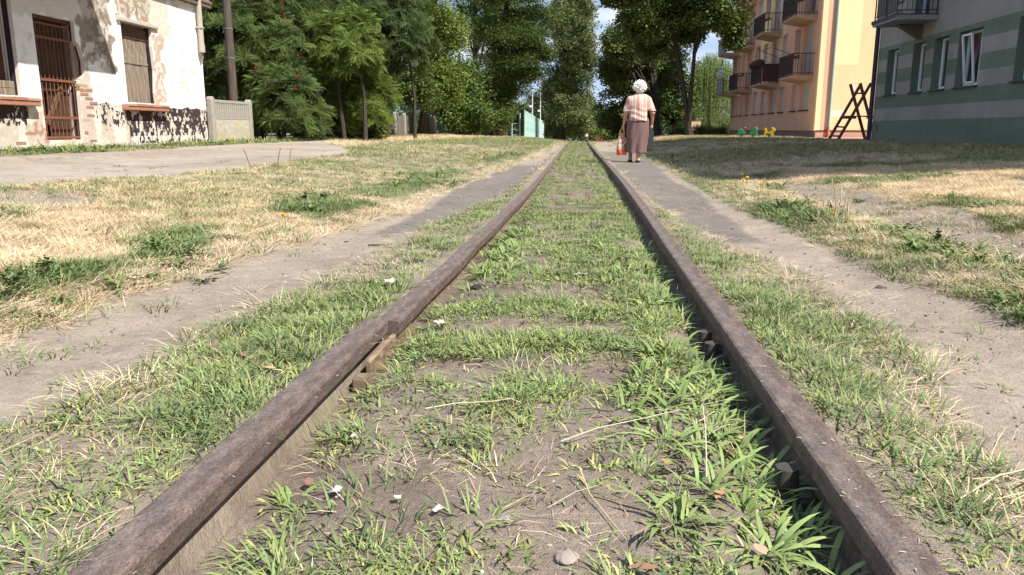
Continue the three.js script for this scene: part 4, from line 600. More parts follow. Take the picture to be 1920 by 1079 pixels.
  { // weeping willow
    const T = thing('weeping_willow', 'pale green weeping willow with hanging strands beside the apricot block', 'tree'), R = rng(54), c = at(1335, 130, 74), gy = heightAt(c.x, c.z) - 0.2, k = 74 / FOCAL;
    const strand = (() => { const l = []; const S = rng(3); for (let i = 0; i < 40; i++) { const t = i / 40, a = S() * 6.283, d = V(Math.cos(a) * 0.06, -0.13, Math.sin(a) * 0.06); l.push([V(Math.sin(t * 3) * 0.08, -t * 3, 0), d, V(-Math.sin(a), 0, Math.cos(a)).multiplyScalar(0.022), V(0, 0, 0)]); } return leafFaces(l); })();
    const items = []; for (let n = 0; n < 1250; n++) { const a = R() * 6.283, m = Math.sqrt(R()), rr = m * 38 * k, top = c.y + (1 - m * m) * 26 * k + (R() - 0.5) * 0.6 - (R() < 0.6 ? R() * 3.4 : 0); items.push([V(c.x + Math.cos(a) * rr, top, c.z + Math.sin(a) * rr), Q(0, R() * 6.283, 0), V(1, 0.6 + 0.7 * R(), 1), tint(R, [0.15, 0.215, 0.055], [0.24, 0.30, 0.10], 0.4)]); }
    part('trunk', limbs([c.x, gy, c.z], [c.x, c.y + 0.6, c.z], 0.25, items.slice(0, 14).map((q) => [q[0].x, q[0].y, q[0].z]), R), bark, T); instanced('crown', strand, treeLeaf, items, T);
  }
  for (const [px, py, rx, dep, seed, a, b] of [[1310, 248, 18, 60, 61, G1, [0.1, 0.15, 0.04]], [1352, 250, 16, 61, 62, G1, G2], [1332, 250, 15, 61, 63, G2, G2], [1278, 250, 14, 62, 64, G1, G2]]) leafy('clipped green hedge bush below the weeping willow', px, py, rx, 15, dep, fineLeaves, a, b, 26, 12, 0.7, seed, { name: 'hedge_bush', cat: 'bush', group: 'hedge bushes below the weeping willow' });
  for (const [px, py, rx, dep, seed] of [[1108, 250, 14, 120, 65], [1055, 246, 16, 128, 66], [1148, 250, 20, 80, 67], [1046, 250, 14, 96, 68]]) leafy('small bush in the line of trees at the end of the path', px, py, rx, 14, dep, farLeaves, G1, G2, 20, 10, 0.7, seed, { group: 'small bushes at the end of the path' });
  { // woods that close the horizon, read as one mass
    const R = rng(70), items = []; for (let n = 0; n < 7000; n++) { const a = (R() - 0.5) * 2.0 - 0.05, d = 170 + R() * 50, h = 3 + 6 * fbm(a * 14, 2, 3) + R() * 2; items.push([V(Math.sin(a) * d, R() * h - 3, -Math.cos(a) * d), Q(R(), R() * 6, R()), 2.4 + R() * 1.4, tint(R, [0.04, 0.07, 0.028], [0.075, 0.11, 0.045], 0.2)]); }
    const w = instanced('distant_wood', farLeaves, treeLeaf, items); w.userData = { label: 'distant belt of woodland closing the horizon', category: 'woodland', kind: 'stuff' };
  }
}
// ---------------------------------------------------------------- people
const skinMat = mat([0.56, 0.30, 0.20], { roughness: 0.6 });
function hand(wrist, dir, side, s = 1) { // relaxed hand hanging along dir; returns distance functions
  const W = V(...wrist), D = V(...dir).normalize(), X = V(0, 0, 1).cross(D).normalize(), Y = D.clone().cross(X), pt = (a, b, c) => W.clone().addScaledVector(D, a * s).addScaledVector(X, b * s).addScaledVector(Y, c * s).toArray(), L = [];
  L.push(capsule(pt(0, 0, 0), pt(0.075, 0, 0.004), 0.024 * s, 0.03 * s), capsule(pt(0.04, 0, 0.02), pt(0.085, 0, 0.022), 0.02 * s, 0.018 * s), capsule(pt(0.04, 0, -0.02), pt(0.085, 0, -0.022), 0.02 * s, 0.018 * s));
  [[0.03, 0.072], [0.011, 0.08], [-0.009, 0.076], [-0.029, 0.06]].forEach(([y, l]) => { const a = pt(0.085, 0, y), b = pt(0.085 + l * 0.5, side * 0.012, y * 1.02), c = pt(0.085 + l * 0.75, side * 0.045, y); L.push(capsule(a, b, 0.0095 * s, 0.009 * s), capsule(b, c, 0.009 * s, 0.0075 * s)); });
  const t0 = pt(0.025, 0, 0.024), t1 = pt(0.06, side * 0.02, 0.048), t2 = pt(0.088, side * 0.035, 0.05); L.push(capsule(t0, t1, 0.013 * s, 0.011 * s), capsule(t1, t2, 0.011 * s, 0.008 * s)); return L;
}
function person(label, pos, turn, look) { // look: colours, hair, skirt or trousers, arms
  const o = { sw: 0.19, ...look }, P = thing('person', label, 'person', pos, turn);
  const k = o.k, [lh, rh] = [o.handL, o.handR], c = o.lean || 0;
  const legs = [[o.footL[0], o.footL[1], o.footL[2]], [o.footR[0], o.footR[1], o.footR[2]]], parts = [];
  parts.push(ellipsoid([c, 1.50 * k, 0], [0.078, 0.115 * k, 0.098]), ellipsoid([c, 1.455 * k, -0.045], [0.058, 0.075, 0.06]), capsule([c, 1.3 * k, 0.01], [c, 1.42 * k, 0], 0.055, 0.05), ellipsoid([c, 1.475 * k, -0.102], [0.013, 0.024, 0.018]), ellipsoid([c - 0.079, 1.49 * k, 0.005], [0.012, 0.03, 0.02]), ellipsoid([c + 0.079, 1.49 * k, 0.005], [0.012, 0.03, 0.02]), ellipsoid([c, 1.425 * k, -0.092], [0.022, 0.008, 0.012]), ellipsoid([c - 0.03, 1.505 * k, -0.088], [0.014, 0.01, 0.012]), ellipsoid([c + 0.03, 1.505 * k, -0.088], [0.014, 0.01, 0.012]));
  parts.push(capsule([-0.1 + c * 0.5, 1.24 * k, 0], [0.1 + c * 0.5, 1.24 * k, 0], 0.10, 0.10), capsule([c * 0.5, 1.2 * k, 0], [0, 0.9 * k, 0], 0.14, 0.15), capsule([-0.07, 0.85 * k, 0], [0.07, 0.85 * k, 0], 0.13, 0.13));
  for (const [i, s] of [[0, -1], [1, 1]]) {
    const f = legs[i], knee = [s * 0.08 + f[0] * 0.3, 0.45 * k, f[2] * 0.5 - 0.02], h = i ? rh : lh, sh = [s * o.sw + c * 0.5, 1.24 * k, 0.0], el = i ? o.elR : o.elL;
    parts.push(capsule([s * 0.08, 0.82 * k, 0], knee, 0.085, 0.058), capsule(knee, [f[0], f[1] + 0.28, f[2] + 0.02], 0.056, 0.052), capsule([f[0], f[1] + 0.28, f[2] + 0.02], [f[0], f[1] + 0.07, f[2]], 0.052, 0.035), capsule([f[0], f[1] + 0.04, f[2] + 0.02], [f[0], f[1] + 0.03, f[2] - 0.12], 0.035, 0.03));
    parts.push(capsule(sh, el, 0.055, 0.044), capsule(el, h, 0.043, 0.026));
  }
  const hands = [[lh, o.elL, 1], [rh, o.elR, -1]].map(([h, el, s]) => skin(blend(hand(h, [h[0] - el[0], h[1] - el[1], h[2] - el[2]], s, 0.92), 0.008), [h[0] - 0.1, h[1] - 0.22, h[2] - 0.12], [h[0] + 0.1, h[1] + 0.05, h[2] + 0.12], o.fine ? 0.0045 : 0.012));
  part('body', merged([skin(blend(parts, 0.035), [-0.45, -0.02, -0.3], [0.45, 1.66 * k, 0.3], o.fine ? 0.013 : 0.022), ...hands]), o.skin || skinMat, P);
  const ch = o.fine ? 0.010 : 0.022;
  const hairF = blend([ellipsoid([c, 1.535 * k, 0.02], [0.115, 0.105, 0.12]), ellipsoid([c, 1.475 * k, 0.045], [0.105, 0.09, 0.085]), ellipsoid([c - 0.085, 1.50 * k, 0.03], [0.05, 0.07, 0.07]), ellipsoid([c + 0.085, 1.50 * k, 0.03], [0.05, 0.07, 0.07])], 0.03);
  part('hair', skin((x, y, z) => Math.max(hairF(x, y, z) + (o.fine ? 0.017 * Math.sin(x * 70 + y * 22) * Math.sin(y * 62 + z * 24) * Math.sin(z * 66 + x * 18) + 0.03 * (fbm(x * 45 + 9, y * 60 + z * 40, 2) - 0.5) : 0), -(z + 0.075 + (y - 1.55 * k) * 0.35)), [-0.2 + c, 1.34 * k, -0.16], [0.2 + c, 1.72 * k, 0.2], ch * 0.7), o.hair, P);
  const sl = []; for (const [i, s] of [[0, -1], [1, 1]]) { const el = i ? o.elR : o.elL, sh = [s * (o.sw - 0.01) + c * 0.5, 1.235 * k, 0], e = [lerp(sh[0], el[0], 0.94), lerp(sh[1], el[1], 0.94), lerp(sh[2], el[2], 0.94)]; sl.push(capsule(sh, e, 0.082, 0.078)); }
  const hem = (o.hem || 0.8) * k, fold = (x, y, z) => o.fine ? 0.006 * Math.sin(y * 55 + Math.sin(x * 12) * 2.2 + z * 6) * ss(1.2, 0.95, y) + 0.004 * Math.sin(x * 34 + y * 9) : 0;
  const torso = blend([capsule([-0.11 + c * 0.5, 1.235 * k, 0.0], [0.11 + c * 0.5, 1.235 * k, 0.0], 0.115, 0.115), ellipsoid([c * 0.5, 1.13 * k, 0.015], [0.222, 0.25, 0.155]), ellipsoid([0, 0.88 * k, 0], [0.238, 0.3, 0.185]), ...sl], 0.05), neck = capsule([c, 1.32 * k, 0.01], [c, 1.375 * k, 0.005], 0.075, 0.064);
  part(o.topName || 'blouse', skin((x, y, z) => { let d = Math.min(torso(x, y, z), neck(x, y, z)) + fold(x, y, z); d = Math.max(d, hem - y + 0.008 * Math.sin(x * 30)); for (const [i, s] of [[0, -1], [1, 1]]) { const el = i ? o.elR : o.elL; if (s * x > 0.17) d = Math.max(d, lerp(1.235 * k, el[1], 0.86) - y + 0.0); } return d; }, [-0.42, hem - 0.05, -0.26], [0.42, 1.42 * k, 0.26], ch), o.top, P);
  if (o.skirt) {
    const n = 40, rows = 26, pos = [], uv = [], idx = [], y0 = 0.205, y1 = 0.93 * k;
    for (let j = 0; j <= rows; j++) for (let i = 0; i < n; i++) { const t = j / rows, a = i / n * 6.2832, y = lerp(y0, y1, t), hip = 0.2 + 0.025 * Math.sin(Math.PI * clamp((t - 0.25) / 0.75)) - 0.03 * ss(0.88, 1, t), rx = lerp(0.195, hip, ss(0, 0.6, t)), rz = lerp(0.16, 0.168, t), back = Math.exp(-Math.pow((a - Math.PI / 2 - 0.12) / 0.10, 2)), wv = (1 - t) * 0.02 * Math.sin(a * 6 + 1) + 0.006 * Math.sin(a * 11 + y * 14); pos.push(Math.cos(a) * (rx + wv) + 0.006 - (1 - t) * 0.02, y + (1 - t) * back * (t < 0.22 ? 0.0 : 0), Math.sin(a) * (rz + wv) * (1 - back * (t < 0.27 ? 0.16 * (1 - t / 0.27) : 0))); uv.push(i / n * 1.2, y); }
    for (let j = 0; j < rows; j++) for (let i = 0; i < n; i++) { const a = j * n + i, b = j * n + (i + 1) % n; idx.push(a, a + n, b, b, a + n, b + n); }
    const g = new THREE.BufferGeometry(); g.setAttribute('position', new THREE.Float32BufferAttribute(pos, 3)); g.setAttribute('uv', new THREE.Float32BufferAttribute(uv, 2)); g.setIndex(idx); g.computeVertexNormals();
    o.skirt.side = THREE.DoubleSide; part('skirt', g, o.skirt, P);
  } else part('trousers', skin(blend([0, 1].flatMap((i) => { const s = i ? 1 : -1, f = legs[i], kn = [s * 0.08 + f[0] * 0.3, 0.45 * k, f[2] * 0.5 - 0.02]; return [capsule([s * 0.075, 0.84 * k, 0], kn, 0.115, 0.08), capsule(kn, [f[0], f[1] + 0.1, f[2]], 0.078, 0.07)]; }), 0.04), [-0.4, 0.03, -0.32], [0.4, 0.98 * k, 0.32], 0.024), o.trousers, P);
  for (const f of legs) part('shoe', skin(blend([ellipsoid([f[0], f[1] + 0.03, f[2] - 0.085], [0.045, 0.034, 0.075]), ellipsoid([f[0], f[1] + 0.03, f[2] + 0.015], [0.038, 0.034, 0.05]), capsule([f[0], f[1] + 0.012, f[2] + 0.02], [f[0], f[1] + 0.012, f[2] - 0.12], 0.034, 0.04)], 0.02), [f[0] - 0.07, f[1] - 0.03, f[2] - 0.19], [f[0] + 0.07, f[1] + 0.09, f[2] + 0.09], o.fine ? 0.008 : 0.02), o.shoes, P);
  return P;
}
{
  const stripe = texture(512, 16, (i) => { const u = i / 512 * 0.21 * 100, c = [[200, 166, 152], [222, 208, 188], [170, 116, 108], [220, 204, 184], [196, 160, 146], [156, 132, 108], [222, 210, 194], [188, 146, 134]], w = [3.0, 1.4, 1.5, 1.8, 4.6, 0.9, 2.2, 5.6]; let s = 0, k = 0; while (k < 7 && u > s + w[k]) { s += w[k]; k++; } const e = (hash2(i, 3) - 0.5) * 10; return c[k].map((v) => v + e); });
  const blouse = new THREE.MeshStandardMaterial({ map: sized(stripe, 0.21, 1), roughness: 0.9 }), skirtMat = soft([0.225, 0.135, 0.125], 0.08, { bumpScale: 0.0008, roughness: 0.92 }), hairMat = mat([0.80, 0.77, 0.68], { roughness: 0.75 }), black = mat([0.02, 0.018, 0.018], { roughness: 0.5 });
  const wx = 1.26, wz = -16.25, wy = heightAt(wx, wz);
  person('elderly woman with white hair walking away in striped blouse and long brown skirt', [wx, wy, wz], 0, { k: 1.0, fine: true, lean: 0.015, handL: [-0.285, 0.755, -0.03], elL: [-0.245, 0.99, 0.02], handR: [0.285, 0.775, -0.05], elR: [0.285, 1.0, 0.03], footL: [-0.125, 0.0, -0.16], footR: [0.02, 0.0, 0.05], hair: hairMat, top: blouse, skirt: skirtMat, shoes: black, hem: 0.835 });
  // shopping bag in her left hand
  const bag = thing('shopping_bag', 'patterned orange and white plastic shopping bag with yellow handles', 'bag', [wx - 0.315, wy + 0.15, wz - 0.05], 0.25);
  const pat = texture(256, 512, (i, j) => { const n = fbm(i / 34, j / 34, 4), m = fbm(i / 20 + 9, j / 20, 4), q = fbm(i / 46 + 40, j / 46, 3), v = j / 512; let c = [206, 150, 118]; if (n > 0.52) c = [222, 98, 54]; if (q > 0.56) c = [226, 206, 188]; if (m > 0.62) c = [92, 96, 74]; if (v < 0.28 && n > 0.42) c = [214, 70, 42]; if (v > 0.82) c = [196, 146, 116]; return c.map((x) => x + (hash2(i, j) - 0.5) * 18); });
  const bagF = (x, y, z) => { const w = 0.072 + 0.03 * ss(0.42, 0.05, y) + 0.008 * Math.sin(y * 28), t = 0.03 + 0.035 * ss(0.45, 0.1, y); return Math.max(Math.pow(Math.pow(Math.abs(x / w), 3) + Math.pow(Math.abs(z / t), 3), 1 / 3) * 0.05 - 0.05 + 0.004 * Math.sin(x * 60 + y * 25), -y, y - 0.45); };
  const bagG = skin(bagF, [-0.14, -0.02, -0.09], [0.14, 0.48, 0.09], 0.011); part('bag_body', bagG, new THREE.MeshStandardMaterial({ map: sized(pat, 0.22, 0.46, -0.11, 0), roughness: 0.4 }), bag);
  for (const z of [-0.014, 0.014]) part('handle', tube([[-0.05, 0.44, z], [-0.03, 0.5, z], [-0.005, 0.575, z * 0.6], [0.012, 0.575, z * 0.6], [0.03, 0.5, z], [0.05, 0.44, z]], [0.008, 0.008, 0.007, 0.007, 0.008, 0.008], 6), mat([0.72, 0.66, 0.04], { roughness: 0.4 }), bag);
  const dk = thing('handbag', 'tall dark grey bag hanging at the right hand of the woman', 'bag', [wx + 0.262, wy + 0.24, wz - 0.12], 0.3);
  part('bag_body', rbox(-0.075, 0.075, 0, 0.40, -0.035, 0.035, 0.02), soft([0.035, 0.035, 0.038], 0.1), dk); for (const z of [-0.02, 0.02]) part('handle', tube([[-0.05, 0.395, z], [-0.03, 0.46, z], [0.0, 0.485, z * 0.5], [0.03, 0.46, z], [0.05, 0.395, z]], [0.007, 0.007, 0.007, 0.007, 0.007], 6), black, dk);
  // two walkers far ahead
  const far = (label, px, py, d, o) => { const p = at(px, 262, d); person(label, [p.x, heightAt(p.x, p.z) + 0.0, p.z], o.turn || 0, { k: 1.04, lean: 0, handL: [-0.27, 0.78, -0.08], elL: [-0.25, 1.02, 0.02], handR: [0.27, 0.78, 0.06], elR: [0.25, 1.02, 0.04], footL: [-0.09, 0, -0.12], footR: [0.09, 0, 0.12], shoes: black, ...o }); };
  far('distant walker in a red top far along the track', 1079, 258, 118, { hair: mat([0.55, 0.45, 0.22]), top: mat([0.42, 0.07, 0.05]), trousers: mat([0.05, 0.06, 0.09]) });
  far('distant walker in a pale lilac top and dark trousers', 1099, 255, 112, { hair: mat([0.6, 0.58, 0.56]), top: mat([0.62, 0.55, 0.66]), trousers: mat([0.05, 0.07, 0.10]), turn: Math.PI });
}
// ---------------------------------------------------------------- poles, sports fence, playground things, cars
{
  const y = heightAt(-9.6, -21.5), U = thing('utility_pole', 'weathered wooden utility pole in front of the sumac', 'pole', [-9.6, y, -21.5]);
  part('shaft', tube([[0, -0.2, 0], [0.005, 2, 0], [-0.01, 4.5, 0], [0, 8, 0]], [0.125, 0.118, 0.108, 0.09], 14), mat([0.22, 0.165, 0.135], { map: sized(woodTex, 0.35, 2), bumpMap: sized(woodTex, 0.35, 2), bumpScale: 0.012 }), U);
  for (const h of [2.28, 3.05]) part('band', new THREE.CylinderGeometry(0.121, 0.122, 0.035, 14).translate(0, h, 0), soft([0.20, 0.17, 0.15], 0.2), U);
  const F = thing('sports_fence', 'pale green mesh sports fence beside the far end of the path', 'fence'), netTex = texture(128, 128, (i, j) => { const v = (i % 8 < 2 || j % 8 < 2 ? 0 : 26) + tnoise(i / 16, j / 16, 8) * 40; return [126 + v, 158 + v, 150 + v]; }), net = new THREE.MeshStandardMaterial({ map: sized(netTex, 0.6), roughness: 0.8 }), fp = mat([0.30, 0.42, 0.42], { roughness: 0.5 });
  for (let k = 0; k < 9; k++) { const z = -70 - k * 4.6, gy = heightAt(-4.85, z); part('post', bar([-4.85, gy - 0.2, z], [-4.85, gy + 2.6, z], 0.05, 0.05, 7), fp, F); if (k < 8) { const g2 = heightAt(-4.85, z - 4.6), q = new THREE.BoxGeometry(0.03, 2.4, 4.5).translate(-4.82, (gy + g2) / 2 + 1.34, z - 2.3); part('net_panel', q, net, F); } }
  { const F3 = thing('sports_fence', 'short return of the sports fence with a blue post', 'fence'); for (const [px, h] of [[975, 2.3], [960, 1.6]]) { const p = at(px, 255, 70.5), gy = heightAt(p.x, p.z); part('post', bar([p.x, gy - 0.2, p.z], [p.x, gy + h, p.z], 0.06, 0.06, 7), mat([0.30, 0.40, 0.46]), F3); } const p = at(975, 255, 70.5), q = at(958, 255, 70.5); for (const h of [0.4, 0.9, 1.4]) part('rail_bar', bar([q.x, heightAt(p.x, p.z) + h, p.z], [p.x, heightAt(p.x, p.z) + h, p.z], 0.025, 0.025, 6), mat([0.34, 0.42, 0.44]), F3); }
  for (const [px, d] of [[998, 84], [1013, 96]]) { const p = at(px, 255, d), gy = heightAt(p.x, p.z), top = at(px, 162, d).y, L = thing('floodlight_mast', 'slim white floodlight mast behind the sports fence', 'mast', [p.x, gy, p.z], 0, 'white masts behind the sports fence'); part('mast', bar([0, -0.2, 0], [0, top - gy, 0], 0.07, 0.05, 8), mat([0.55, 0.58, 0.62], { roughness: 0.4 }), L); part('lamp_head', rbox(-0.36, -0.04, 3.4, 3.62, -0.1, 0.1, 0.04), mat([0.62, 0.62, 0.6]), L); }
}
{ // wooden climbing frame: two leaning ladders that cross at the top
  const wood = mat([0.36, 0.17, 0.115], { map: sized(woodTex, 0.2, 0.9) }), C = thing('climbing_frame', 'brown wooden climbing frame with crossing beams before the sunlit gable', 'climbing frame', [10.15, heightAt(10.15, -30), -30], -0.12);
  for (const [z, dx] of [[0.28, 0.0], [-0.28, -0.22]]) { part('ladder_beam', beam([-0.62 + dx, -0.05, z], [0.36 + dx, 2.0, z], 0.075, 0.1), wood, C); part('slide_beam', beam([0.68 + dx, -0.05, z + 0.06], [-0.02 + dx, 2.0, z + 0.06], 0.075, 0.1), wood, C); }
  for (const t of [0.06, 0.22]) part('rung', beam([-0.62 + t * 1.0, t * 2.05, 0.34], [-0.84 + t * 1.0, t * 2.05 + 0.02, -0.34], 0.05, 0.06), wood, C);
  part('platform', rbox(-0.42, 0.62, 0.82, 0.86, -0.34, 0.38, 0.008), mat([0.34, 0.29, 0.22], { map: sized(woodTex, 0.3, 0.9) }), C); part('cross_beam', rbox(-0.5, -0.05, 0.745, 0.818, 0.3, 0.36, 0.008), wood, C); part('cross_beam', rbox(0.3, 0.75, 0.745, 0.818, 0.3, 0.36, 0.008), wood, C);
  part('ridge_bar', bar([0.17, 1.66, 0.42], [-0.06, 1.66, -0.42], 0.03, 0.03, 8), wood, C);
}
{ // spring riders cut from board
  const board = (pts, holes = []) => { const s = new THREE.Shape(pts.map((p) => new THREE.Vector2(...p))); return new THREE.ExtrudeGeometry(s, { depth: 0.05, bevelEnabled: true, bevelSize: 0.012, bevelThickness: 0.01, bevelSegments: 1 }).translate(0, 0, -0.025); };
  const spring = () => { const P = [], r = []; for (let i = 0; i <= 60; i++) { const t = i / 60 * 6.283 * 5; P.push([Math.cos(t) * 0.08, i / 60 * 0.28, Math.sin(t) * 0.08]); r.push(0.012); } return tube(P, r, 5); };
  const rider = (label, px, col, pts, accent, ground) => { const p = at(px, 258, 33.5), o = thing('spring_rider', label, 'spring rider', onGround(p.x, p.z), -0.35), m = mat(col, { roughness: 0.45 }); part('spring', spring(), mat([0.05, 0.05, 0.05]), o); for (const z of [-0.14, 0.14]) part('side_board', board(pts), m, o, [0, 0.2, z]); part('seat', rbox(-0.16, 0.16, 0.42, 0.46, -0.16, 0.16, 0.015), mat(accent), o); part('handle', bar([0.2, 0.72, -0.24], [0.2, 0.72, 0.24], 0.016, 0.016, 6), mat([0.5, 0.5, 0.5]), o); o.scale.setScalar(0.62); return o; };
  rider('yellow dog shaped spring rider on the shaded lawn', 1442, [0.55, 0.36, 0.01], [[-0.30, 0], [-0.22, 0], [-0.18, 0.12], [0.12, 0.12], [0.16, 0], [0.24, 0], [0.26, 0.25], [0.36, 0.28], [0.36, 0.42], [0.22, 0.50], [0.16, 0.36], [0.08, 0.26], [-0.16, 0.26], [-0.22, 0.48], [-0.30, 0.46], [-0.28, 0.26]], [0.5, 0.3, 0.02]);
  rider('green animal spring rider with white knob on the shaded lawn', 1412, [0.02, 0.22, 0.055], [[-0.2, 0], [-0.1, 0], [-0.06, 0.12], [0.1, 0.12], [0.14, 0], [0.26, 0], [0.24, 0.28], [0.28, 0.36], [0.18, 0.52], [0.08, 0.5], [0.0, 0.34], [-0.18, 0.22]], [0.5, 0.18, 0.02]);
  rider('green rounded spring rider beside the taller green one', 1391, [0.02, 0.22, 0.055], [[-0.26, 0], [-0.1, 0], [-0.04, 0.1], [0.2, 0.1], [0.24, 0.22], [0.06, 0.26], [0.0, 0.4], [-0.12, 0.44], [-0.22, 0.36], [-0.22, 0.2]], [0.5, 0.18, 0.02]);
}
function car(label, pos, turn, col) {
  const C = thing('parked_car', label, 'car', pos, turn), paint = new THREE.MeshPhysicalMaterial({ color: new THREE.Color().setRGB(...col), roughness: 0.35, clearcoat: 1, clearcoatRoughness: 0.08 }), tyre = mat([0.02, 0.02, 0.02]), rim = mat([0.4, 0.4, 0.42], { metalness: 0.6, roughness: 0.35 });
  const ex = (pts, w, b) => new THREE.ExtrudeGeometry(new THREE.Shape(pts.map((p) => new THREE.Vector2(...p))), { depth: w - 2 * b, bevelEnabled: true, bevelSize: b, bevelThickness: b, bevelSegments: 3 }).translate(0, 0, -w / 2 + b);
  part('body', ex([[-1.95, 0.28], [1.9, 0.28], [1.98, 0.5], [1.9, 0.72], [1.0, 0.88], [-1.75, 0.92], [-1.95, 0.75]], 1.66, 0.08), paint, C); part('cabin', ex([[-1.7, 0.88], [1.0, 0.86], [0.35, 1.38], [-1.1, 1.42]], 1.44, 0.1), paint, C);
  part('windscreen', new THREE.PlaneGeometry(1.2, 0.62).rotateX(-0.9).rotateY(Math.PI / 2).translate(0.77, 1.13, 0), glassMat, C); part('rear_window', new THREE.PlaneGeometry(1.1, 0.42).rotateX(-0.9).rotateY(-Math.PI / 2).translate(-1.5, 1.2, 0), glassMat, C);
  for (const s of [-1, 1]) { part('side_window', new THREE.ShapeGeometry(new THREE.Shape([[-1.4, 0.98], [0.6, 0.96], [0.22, 1.32], [-1.05, 1.35]].map((p) => new THREE.Vector2(...p)))).translate(0, 0, s * 0.726), glassMat, C); part('headlight', rbox(1.8, 1.97, 0.6, 0.74, s * 0.55 - 0.16, s * 0.55 + 0.16, 0.03), mat([0.8, 0.8, 0.8], { roughness: 0.2 }), C); for (const x of [-1.2, 1.25]) { const w = part('wheel', new THREE.TorusGeometry(0.24, 0.09, 8, 20).translate(x, 0.31, s * 0.76), tyre, C); part('rim', new THREE.CylinderGeometry(0.2, 0.2, 0.1, 14).rotateX(Math.PI / 2).translate(x, 0.31, s * 0.78), rim, w); } }
  part('bumper', rbox(1.93, 2.03, 0.3, 0.48, -0.74, 0.74, 0.03), paint, C); part('number_plate', rbox(2.032, 2.04, 0.36, 0.47, -0.26, 0.26, 0.003), mat([0.8, 0.8, 0.78]), C);
}
{ const p = at(1127, 262, 148); car('small red car parked at the end of the path', onGround(p.x, p.z), -Math.PI / 2 - 0.4, [0.42, 0.02, 0.02]); }
{ const p = at(1300, 250, 70), S = thing('garden_shed', 'small cream shed wall behind the forked tree', 'shed', onGround(p.x, p.z)); part('wall', rbox(-0.3, 0.5, 0, 1.5, -0.8, 0.8, 0.01), soft([0.7, 0.52, 0.36], 0.5), S); part('roof', rbox(-0.4, 0.6, 1.502, 1.58, -0.9, 0.9, 0.01), soft([0.2, 0.18, 0.17], 0.5), S); }
// ---------------------------------------------------------------- grass, straw, weeds, litter
function blades(seed, n, o) { // tuft of bent tapering blades; o: len, wid, spread, lean (0 upright .. 1 flat), curl, segs
  const R = rng(seed), pos = [], col = [], idx = [], segs = o.segs || 3;
  for (let k = 0; k < n; k++) {
    const az = R() * 6.283, L = o.len * (0.55 + 0.7 * R()), w = o.wid * (0.7 + 0.5 * R()), rr = Math.sqrt(R()) * o.spread, bx = Math.cos(az + R()) * rr, bz = Math.sin(az + R()) * rr; let el = o.flat ? 0.02 + R() * 0.16 : 1.5 - o.lean * (0.5 + 0.9 * R()), x = bx, y = -0.006, z = bz; const tw = (R() - 0.5) * 1.2, dx = Math.cos(az), dz = Math.sin(az), sx = -dz * Math.cos(tw), sz = dx * Math.cos(tw), sy = Math.sin(tw) * 0.6, v0 = pos.length / 3, dry = R() < (o.dry || 0);
    for (let s = 0; s <= segs; s++) {
      const t = s / segs, ww = w * (o.leaf ? Math.sin(Math.PI * (0.12 + 0.88 * t)) * 1.0 + 0.12 * (1 - t) : 1 - t * t * 0.92) * 0.5, c = dry ? [1.75, 1.3, 1.5] : [1 + 0.15 * t, 1 + 0.05 * t, 1];
      pos.push(x - sx * ww, y - sy * ww, z - sz * ww, x + sx * ww, y + sy * ww, z + sz * ww); col.push(...c, ...c);
      const st = L / segs; x += dx * Math.cos(el) * st; z += dz * Math.cos(el) * st; y += Math.sin(el) * st; if (y < 0.002) y = 0.002 + R() * 0.006; el -= o.curl * (0.5 + R()) / segs;
    }
    for (let s = 0; s < segs; s++) { const a = v0 + s * 2; idx.push(a, a + 1, a + 2, a + 2, a + 1, a + 3); }
  }
  const g = new THREE.BufferGeometry(); g.setAttribute('position', new THREE.Float32BufferAttribute(pos, 3)); g.setAttribute('color', new THREE.Float32BufferAttribute(col, 3)); g.setIndex(idx); g.computeVertexNormals(); return g;
}
function lobed(seed, n, len) { // rosette of toothed leaves
  const R = rng(seed), L = []; for (let k = 0; k < n; k++) { const a = R() * 6.283, el = 0.15 + R() * 0.9, l = len * (0.6 + 0.6 * R()), d = V(Math.cos(a) * Math.cos(el), Math.sin(el), Math.sin(a) * Math.cos(el)), s = V(-Math.sin(a), 0, Math.cos(a)); let p = V(0, 0, 0); for (let i = 0; i < 4; i++) { const q = p.clone().addScaledVector(d, l / 4); const w = l * 0.13 * Math.sin(Math.PI * (0.2 + 0.22 * i)); L.push([p.clone(), q.clone().sub(p).addScaledVector(s, w * 0.3), s.clone().multiplyScalar(w), V(0, 0.004, 0)]); d.y -= 0.22; d.normalize(); p = q; } } const g = leafFaces(L); g.setAttribute('color', new THREE.Float32BufferAttribute(new Float32Array(g.attributes.position.count * 3).fill(1), 3)); return g;
}
const grassMat = new THREE.MeshPhysicalMaterial({ color: 0xffffff, vertexColors: true, roughness: 0.55, specularIntensity: 0.5, side: THREE.DoubleSide }), strawMat = new THREE.MeshStandardMaterial({ color: 0xffffff, vertexColors: true, roughness: 0.8, side: THREE.DoubleSide });
